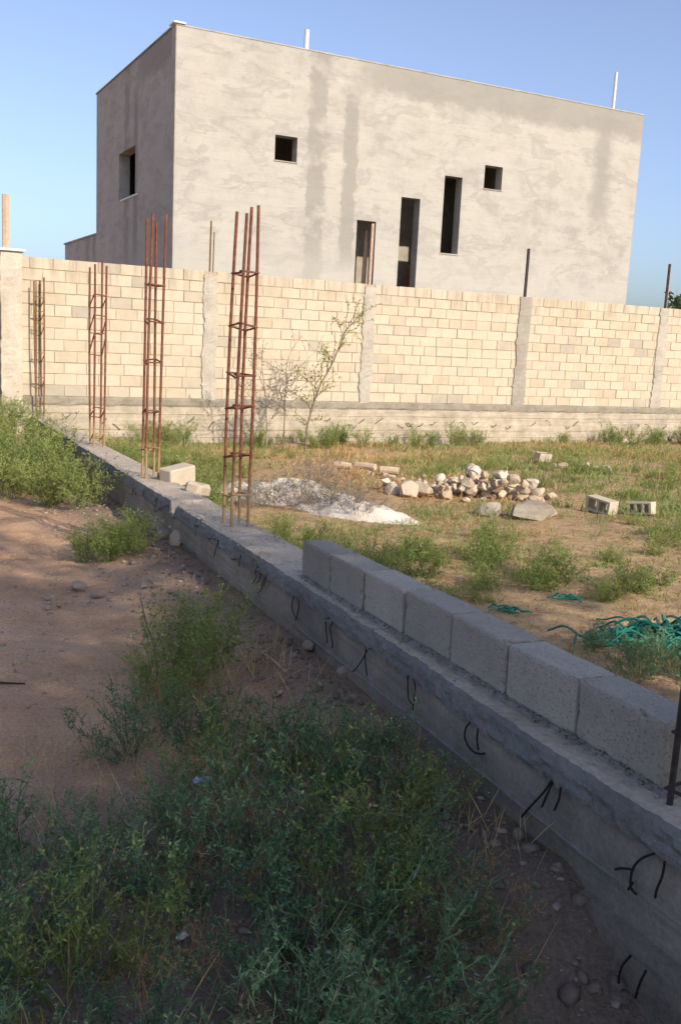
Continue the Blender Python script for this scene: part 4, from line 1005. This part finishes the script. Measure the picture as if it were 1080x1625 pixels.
# ------------------------------------------------------------------ rocks and rubble
def rock_mesh(seed, sub=2):
    rg = np.random.default_rng(seed); bm = bmesh.new(); bmesh.ops.create_icosphere(bm, subdivisions=sub, radius=1)
    cuts = [(rg.normal(0, 1, 3), rg.uniform(0.42, 0.78)) for _ in range(12)]
    for v in bm.verts:
        p = np.array(v.co[:])
        for c, d in cuts:
            c = c / np.linalg.norm(c); q = p @ c
            if q > d: p = p - c * (q - d) * 0.97
        p = p * (1 + rg.normal(0, 0.025)); v.co = p
    return from_bm('rock', bm, M['stone'])
ROCKS = [rock_mesh(40 + k) for k in range(7)]
TAN = [m.copy() for m in ROCKS]
for m in TAN: m.materials[0] = M['tan']
CONC = [m.copy() for m in ROCKS[3:5]]
for m in CONC: m.materials[0] = M['base']
rk = random.Random(12)
def rock(x, y, r, label, group=None, z=None, name='rock', flat=0.75, src=None):
    z = gz1(x, y) + r * flat * 0.45 if z is None else z
    o = link(name, (src or ROCKS)[rk.randrange(7)], None, (x, y, z), (rk.uniform(-0.4, 0.4), rk.uniform(-0.4, 0.4), rk.uniform(0, 6.28)), (r * rk.uniform(0.9, 1.25), r * rk.uniform(0.8, 1.05), r * flat * rk.uniform(0.85, 1.15)))
    return tag(o, label, 'rock', group)
placed = []
spots = []
for k in range(230):
    u = rk.random()
    cx, cy = (0.62 + 1.75 * u, 11.55 - 0.15 * u)
    wd = 0.28 + 0.42 * math.exp(-((u - 0.62) / 0.28) ** 2)
    x = cx + rk.gauss(0, 0.10); y = cy + abs(rk.gauss(0, wd * 0.6)) + rk.uniform(-0.1, 0.1)
    spots.append((x, y, rk.uniform(0.045, 0.115)))
spots = [(0.78, 11.42, 0.17), (0.62, 11.6, 0.14), (0.98, 11.5, 0.15), (1.25, 11.5, 0.13)] + spots
for x, y, r in spots:
    z = gz1(x, y) + r * 0.4
    for (px, py, pz, pr) in placed:
        d = math.hypot(x - px, y - py); q = (r + pr) * 0.72
        if d < q: z = max(z, pz + math.sqrt(q * q - d * d) * 0.72)
    if z > gz1(x, y) + 0.13 + 0.19 * math.exp(-((x - 1.8) / 0.5) ** 2): continue
    placed.append((x, y, z, r)); nb_ = len(placed)
    big = {1: 'large white boulder at the left end of the rubble pile', 2: 'grey-tan boulder leftmost in the rubble pile', 3: 'broad pale boulder in the front left of the rubble pile', 4: 'tan boulder in the front middle of the rubble pile'}.get(nb_)
    if big: rock(x, y, r, big, 'boulders of the rubble pile', z)
    elif z - gz1(x, y) > 0.22: rock(x, y, r, 'pale limestone rock on the top of the rubble pile', 'top rocks of the rubble pile', z)
    elif x > 1.9: rock(x, y, r, 'pale limestone rock at the right foot of the rubble pile', 'right foot rocks of the rubble pile', z)
    else: rock(x, y, r, 'pale limestone rock low in the left half of the rubble pile', 'low rocks of the rubble pile', z)
for x, y, r, lab in [(-1.73, 6.29, 0.07, 'rounded tan stone lying alone on the dirt track'), (-1.27, 7.36, 0.095, 'bright tan rock at the foot of the low wall beside the low bush'), (-1.42, 7.62, 0.09, 'pinkish rock half hidden by the low bush'),
                     (2.26, 10.35, 0.10, 'smooth round stone just right of the rubble slab'), (0.30, 3.42, 0.028, 'small pale pebble at the foot of the low wall'), (-1.55, 6.12, 0.05, 'small flat stone right of the tan stone on the track'),
                     (-1.82, 6.02, 0.04, 'small stone left of the tan stone on the track'), (-0.74, 6.9, 0.05, 'pale stone in the shade against the low wall'), (0.06, 4.35, 0.05, 'dark clod of earth lying at the foot of the beam'), (-0.12, 4.75, 0.055, 'dark clod of earth further along the foot of the beam')]:
    rock(x, y, r, lab, src=None if ('bright' in lab or 'pale' in lab) else TAN)
for k in range(14):
    x = rk.uniform(-1.95, -1.2); y = rk.uniform(5.75, 6.45); rock(x, y, rk.uniform(0.018, 0.04), 'little stone in the scatter around the tan stone on the track', 'little stones scattered on the track', name='small_stone', src=TAN)
for k in range(12):
    x = 3.55 + rk.uniform(0, 0.9); y = 16.3 - (x - 3.5) * 1.2 + rk.uniform(-0.2, 0.2); rock(x, y, rk.uniform(0.05, 0.12), 'pale rock in the loose line beyond the rubble pile', 'loose rocks beyond the rubble pile')
for k in range(9):
    x = rk.uniform(0.45, 0.8) + rk.gauss(0, 0.25); y = 12.9 + rk.gauss(0, 0.35); rock(x, y, rk.uniform(0.04, 0.09), 'rusty tan rock on the bare earth left of the rubble pile', 'tan rocks left of the rubble pile')

def hollow_block(L=0.4, D=0.2, H=0.2, cells=2, wall=0.032, mat='block'):
    bm = bmesh.new(); 
    box_bm(-L / 2, L / 2, -D / 2, -D / 2 + wall, 0, H, 0.004, 1, bm); box_bm(-L / 2, L / 2, D / 2 - wall, D / 2, 0, H, 0.004, 1, bm)
    for k in range(cells + 1):
        x = -L / 2 + (L - wall) * k / cells; box_bm(x + 0.0005, x + wall - 0.0005, -D / 2 + wall - 0.002, D / 2 - wall + 0.002, 0.001, H - 0.001, 0, 1, bm)
    return from_bm('hollow_block', bm, M[mat])
HB = hollow_block(); HB3 = hollow_block(cells=3)
def put_block(me, x, y, z, rot, label, sc=1.0):
    o = link('hollow_block', me, None, (x, y, gz1(x, y) + z), rot, (sc, sc, sc)); return tag(o, label, 'concrete block')
put_block(HB, 2.98, 10.75, 0.09, (R(90), R(6), R(-52)), 'cream hollow block lying on its side right of the rubble pile', 0.8)
put_block(HB3, 3.36, 10.6, 0.08, (R(88), R(-8), R(-40)), 'cracked hollow block with open cells, rightmost in the field', 0.68)
put_block(HB3, 3.42, 16.6, 0.06, (R(10), R(5), R(35)), 'upright hollow block among weeds beyond the rubble pile', 0.72)
cb = link('loose_block', from_bm('loose_block', block_mesh(601, 0.40, 0.2, 0.2, bev=0.012), M['block']), None, Vector(low(4.0, 0.36, -0.03)), (R(4), R(-6), ANG + R(-62)), (0.78, 0.8, 0.85)); tag(cb, 'cream block lying on the back edge of the beam behind the rebar cage', 'concrete block')
fr = link('broken_block', from_bm('broken_block', block_mesh(602, 0.24, 0.16, 0.12, bev=0.03), M['block']), None, Vector(low(3.3, 0.36, -0.05)), (R(14), R(10), ANG + R(-40))); tag(fr, 'broken pale block piece slumped behind the beam', 'concrete block')
o = link('concrete_lump', CONC[0], None, (1.96, 10.05, gz1(1.96, 10.05) + 0.07), (R(6), R(-4), R(14)), (0.32, 0.2, 0.13)); tag(o, 'broken concrete lump lying in front of the rubble pile', 'concrete')
o = link('concrete_lump', CONC[1], None, (1.62, 10.2, gz1(1.62, 10.2) + 0.06), (R(-10), R(12), R(-30)), (0.2, 0.2, 0.14)); tag(o, 'smaller concrete lump at the left front of the rubble pile', 'concrete')
for k, (x, y, L, a) in enumerate([(0.0, 13.95, 0.24, -0.35), (0.33, 13.7, 0.30, -0.5), (0.66, 13.4, 0.26, -0.25)]):
    V, F = tubes([[(-L / 2, 0, 0), (0, 0, 0.006), (L / 2, 0, 0)]], [0.055], 10)
    o = link('pipe_piece', mesh('pipe_piece', V, F, M['clay_pale']), None, (x, y, gz1(x, y) + 0.08), (0, 0, a)); tag(o, ['left', 'middle', 'right'][k] + ' one of three pale pipe lengths lying in line behind the chalk mound', 'pipe', 'pipe lengths behind the mound')

# chalky mound left of the rubble
def mound(name, cx, cy, rx, ry, h, rot, seed, label, mat):
    n = 40; m = 48; F = []
    r, a = np.meshgrid(np.arange(n + 1) / n, 2 * math.pi * np.arange(m) / m, indexing='ij')
    wob = 1 + 0.45 * fbm(np.cos(a) * 1.6 + seed, np.sin(a) * 1.6, seed, 3)
    lx, ly = r * rx * wob * np.cos(a), r * ry * wob * np.sin(a)
    x = cx + lx * math.cos(rot) - ly * math.sin(rot); y = cy + lx * math.sin(rot) + ly * math.cos(rot)
    e = (1 - r * r) ** 1.2; nse = fbm(x * 3, y * 3, seed, 4)
    V = np.stack([x, y, gz(x, y) + h * e * (1 + 1.5 * nse) + 0.09 * nse * e + 0.05 * fbm(x * 11, y * 11, seed + 3, 3) * e - 0.03 * r], -1).reshape(-1, 3)
    for i in range(n):
        for j in range(m):
            j2 = (j + 1) % m; F.append((i * m + j, (i + 1) * m + j, (i + 1) * m + j2, i * m + j2))
    return tag(link(name, mesh(name, V, F, mat, smooth=True)), label, 'mound')
mound('chalk_mound', -0.55, 10.75, 0.85, 0.5, 0.20, 0.1, 5, 'rounded chalky mound with grey dead brush behind the tallest rebar cage', M['chalk'])
mound('chalk_mound', 0.15, 9.95, 0.95, 0.48, 0.13, -0.75, 9, 'flat spill of white chalk running down from the mound to the grass', M['chalk'])
mound('chalk_mound', -1.25, 11.6, 0.5, 0.35, 0.12, 0.3, 14, 'small pale patch of chalk left of the rounded mound', M['chalk'])
DEAD = [shrub_mesh(1500 + k, H=0.30, spread=0.42, stems=22, sides=8, per=8, leaf=(0.02, 0.003), spine=0.03, r=0.0028, up=0.3, spine_share=0.7, mats=('dead', 'dead')) for k in range(2)]
for k, (x, y, dz, h) in enumerate([(-0.28, 10.85, 0.26, 0.9), (-0.75, 10.3, 0.08, 1.0), (-0.95, 10.2, 0.02, 1.1), (-0.15, 10.2, 0.12, 0.8), (0.05, 9.85, 0.1, 0.8), (0.25, 10.0, 0.1, 0.7), (-0.1, 10.5, 0.2, 0.8), (-0.5, 10.1, 0.06, 0.9), (0.2, 9.6, 0.06, 0.7), (0.0, 10.15, 0.12, 0.9), (-0.2, 9.9, 0.08, 0.8), (-0.45, 10.45, 0.2, 0.7), (0.4, 9.75, 0.06, 0.5), (-0.9, 10.5, 0.08, 0.9)]):
    plant('dead_brush', DEAD[k % 2], x, y, h, k * 1.3, 'tuft of grey dead brush on the chalky mound', 'dead brush on the mound', 'brush', sink=-dz)

STRAWY = [tuple(m.copy() for m in d) for d in DEAD]
for ms_ in STRAWY:
    for m_ in ms_: m_.materials[0] = M['straw']
for k, (x, y, h, lab) in enumerate([(0.42, 2.42, 0.6, 'dry straw-coloured tangle at the right end of the thicket'), (-0.44, 3.10, 0.75, 'dry pale tangle around the blue plastic scrap'), (-0.08, 3.50, 0.6, 'dry tan tangle at the top of the thicket'),
                               (0.06, 1.98, 0.7, 'dry straw tangle at the bottom edge of the photo'), (-0.40, 2.30, 0.55, 'dead brown tangle by the white scrap in the thicket'), (-0.66, 4.02, 0.8, 'dry straw tuft at the foot of the mid-track clump'), (-0.30, 2.72, 0.7, 'dry twiggy tangle in the middle of the thicket')]):
    plant('dry_tangle', STRAWY[k % 2], x, y, h, k * 1.1, lab, None, 'brush')

# ------------------------------------------------------------------ green netting and small litter
def ribbon_heap(cx, cy, rx, ry, h, n, seed, wd, ln=1.0):
    rg = random.Random(seed); paths, rad = [], []
    for k in range(n):
        x, y = cx + rg.gauss(0, rx * 0.5), cy + rg.gauss(0, ry * 0.5); a = rg.choice([-0.1, -0.35, 2.8, 3.05]) + rg.gauss(0, 0.4); pts = []
        g0 = gz1(x, y); L = rg.uniform(0.2, 0.5) * ln; hh = rg.uniform(0.02, h); cv = rg.gauss(0, 1.6); m = 12
        for q in range(m):
            f = q / (m - 1); z = g0 + 0.012 + hh * math.sin(math.pi * f) * (0.6 + 0.4 * math.sin(f * 7 + k)); pts.append((x, y, z)); x += math.cos(a) * L / m; y += math.sin(a) * L / m; a += cv / m + rg.gauss(0, 0.10)
        paths.append(pts); rad.append(rg.uniform(0.6, 1.2) * wd)
    return tubes(paths, rad, 4)
V, F = ribbon_heap(1.98, 5.34, 0.32, 0.13, 0.11, 180, 3, 0.009)
o = link('plastic_netting', mesh('plastic_netting', V, F, M['net'])); tag(o, 'heap of tangled green plastic netting behind the grey blocks at the right edge', 'netting')
for x, y, n, lab in ((1.08, 6.0, 9, 'small green plastic scrap just behind the grey blocks'), (1.52, 6.3, 7, 'green strip of plastic lying in the dry grass beyond the netting')):
    V, F = ribbon_heap(x, y, 0.09, 0.04, 0.03, n, int(x * 100), 0.006, 0.35); o = link('plastic_scrap', mesh('plastic_scrap', V, F, M['net'])); tag(o, lab, 'plastic')
def crumple(name, x, y, z, r, mat, seed, label, cat):
    rg = np.random.default_rng(seed); n = 9; V = []; F = []
    for i in range(n):
        for j in range(n): V.append(((i / (n - 1) - 0.5) * 2 * r + rg.normal(0, r * 0.06), (j / (n - 1) - 0.5) * 1.4 * r + rg.normal(0, r * 0.06), abs(rg.normal(0, r * 0.28))))
    for i in range(n - 1):
        for j in range(n - 1): F.append((i * n + j, (i + 1) * n + j, (i + 1) * n + j + 1, i * n + j + 1))
    o = link(name, mesh(name, V, F, mat), None, (x, y, gz1(x, y) + z), (0.2, 0.1, seed)); so = o.modifiers.new('t', 'SOLIDIFY'); so.thickness = 0.001
    return tag(o, label, cat)
crumple('plastic_scrap', -0.44, 3.18, 0.10, 0.035, M['blue'], 3, 'crumpled pale blue plastic scrap caught in the foreground shrubs', 'plastic')
crumple('paper_scrap', -0.38, 2.40, 0.02, 0.016, M['white'], 4, 'small white scrap on the dark earth among the shrubs', 'paper')
def stick(pts, r, label, mat='dead', name='stick'):
    P_ = [(x, y, gz1(x, y) + z) for x, y, z in pts]; V, F = tubes([P_], [[r * (1 - 0.6 * k / len(P_)) for k in range(len(P_))]], 6)
    o = link(name, mesh(name, V, F, M[mat], attr={'v': np.full(len(V), 0.3)})); return tag(o, label, 'stick')
stick([(-1.16, 7.25, 0.03), (-1.02, 7.16, 0.055), (-0.9, 7.1, 0.045), (-0.80, 7.0, 0.02)], 0.03, 'dark dry root lying between the tan rock and the beam')
stick([(-1.62, 4.42, 0.008), (-1.56, 4.42, 0.012), (-1.48, 4.43, 0.008)], 0.006, 'short dark stick lying on the shaded track', 'rebar_dark')
stick([(-0.86, 4.52, 0.0), (-0.88, 4.55, 0.16), (-0.93, 4.56, 0.30), (-0.96, 4.58, 0.42)], 0.006, 'bare upright stalk left of the mid-track clump')
stick([(-0.22, 4.35, 0.01), (-0.30, 4.48, 0.03), (-0.36, 4.62, 0.02)], 0.006, 'thin reddish stick beside the mid-track clump', 'wood')

# ------------------------------------------------------------------ trees: one beyond the wall, shade trees behind the camera
def tree_meshes(seed, H, rad, clear, nleaf, leaf, mats=('bark', 'tree')):
    rng = np.random.default_rng(seed); s0, s1, r0, r1, tips = [], [], [], [], []
    def limb(p, d, L, n, r_, dep):
        for k in range(n):
            d = d + rng.normal(0, 0.13, 3) + np.array([0, 0, 0.04]); d /= np.linalg.norm(d); q = p + d * L / n
            s0.append(p); s1.append(q); r0.append(r_ * (1 - 0.5 * k / n)); r1.append(r_ * (1 - 0.5 * (k + 1) / n)); p = q
            if dep <= 1: tips.append(p)
            if dep > 0 and k >= 1:
                for _ in range(2):
                    dd = d * 0.6 + rng.normal(0, 0.6, 3); dd /= np.linalg.norm(dd); limb(p, dd, L * rng.uniform(0.45, 0.7), 4, r_ * 0.5, dep - 1)
    limb(np.array([0, 0, -0.1]), np.array([0, 0, 1.0]), clear + 0.1, 3, 0.14, 0)
    top = s1[-1]
    for k in range(7):
        a = 6.283 * k / 7 + rng.uniform(-0.3, 0.3); d = np.array([math.cos(a) * 0.75, math.sin(a) * 0.75, rng.uniform(0.4, 1.3)]); d /= np.linalg.norm(d); limb(top.copy(), d, rad * rng.uniform(0.8, 1.1), 5, 0.07, 2)
    limb(top.copy(), np.array([0, 0, 1.0]), (H - clear) * 0.75, 6, 0.09, 2)
    tips = np.array(tips); c = tips[rng.integers(0, len(tips), nleaf)] + rng.normal(0, 0.16, (nleaf, 3)); c = c[c[:, 2] < H]
    n = len(c); Lf = strips(c, rng.normal(0, 1, (n, 3)) + np.array([0, 0, -0.3]), leaf[0] * rng.uniform(0.6, 1.4, n), leaf[1] * rng.uniform(0.7, 1.3, n), rng, 0.1)
    S = prisms(np.array(s0), np.array(s1), r0, r1, rng)
    return mesh('trunk', S[0], S[1], M[mats[0]], attr={'v': S[2]}), mesh('crown', Lf[0], Lf[1], M[mats[1]], attr={'v': Lf[2]})
far_t = tree_meshes(21, 4.6, 1.9, 1.2, 9000, (0.22, 0.10))
tree_obj('far_tree', far_t, (15.1, 41.0, -1.1), 'dark tree rising just above the block wall at the right edge', 'tree', 0.4, 1.15)
tree_obj('far_tree', far_t, (13.6, 46.0, -1.7), 'low distant tree top between the house and the right edge', 'tree', 2.0, 1.0)

# shade trees stand behind the photographer, off to the sun's side; they shade the whole foreground
PV = np.array([-math.sin(SUN_AZ), -math.cos(SUN_AZ)]); QV = np.array([-PV[1] * -1, -PV[0]])
QV = np.array([PV[1], -PV[0]])
SHADE = [(3.0, -7.6, 1.5, 'large leafy shade tree behind the camera on the side of the low wall'), (0.3, -7.9, 1.48, 'large leafy shade tree behind the camera beside the track')]
sh = [tree_meshes(31 + k, 5.2, 1.5, 1.1, 30000, (0.14, 0.08)) for k in range(2)]
for k, (q, p, sc, lab) in enumerate(SHADE):
    x = q * QV[0] + p * PV[0]; y = q * QV[1] + p * PV[1]
    tree_obj('shade_tree', sh[k % 2], (x, y, gz1(x, y)), lab, 'tree', k * 1.7, sc, 'shade trees behind the photographer')
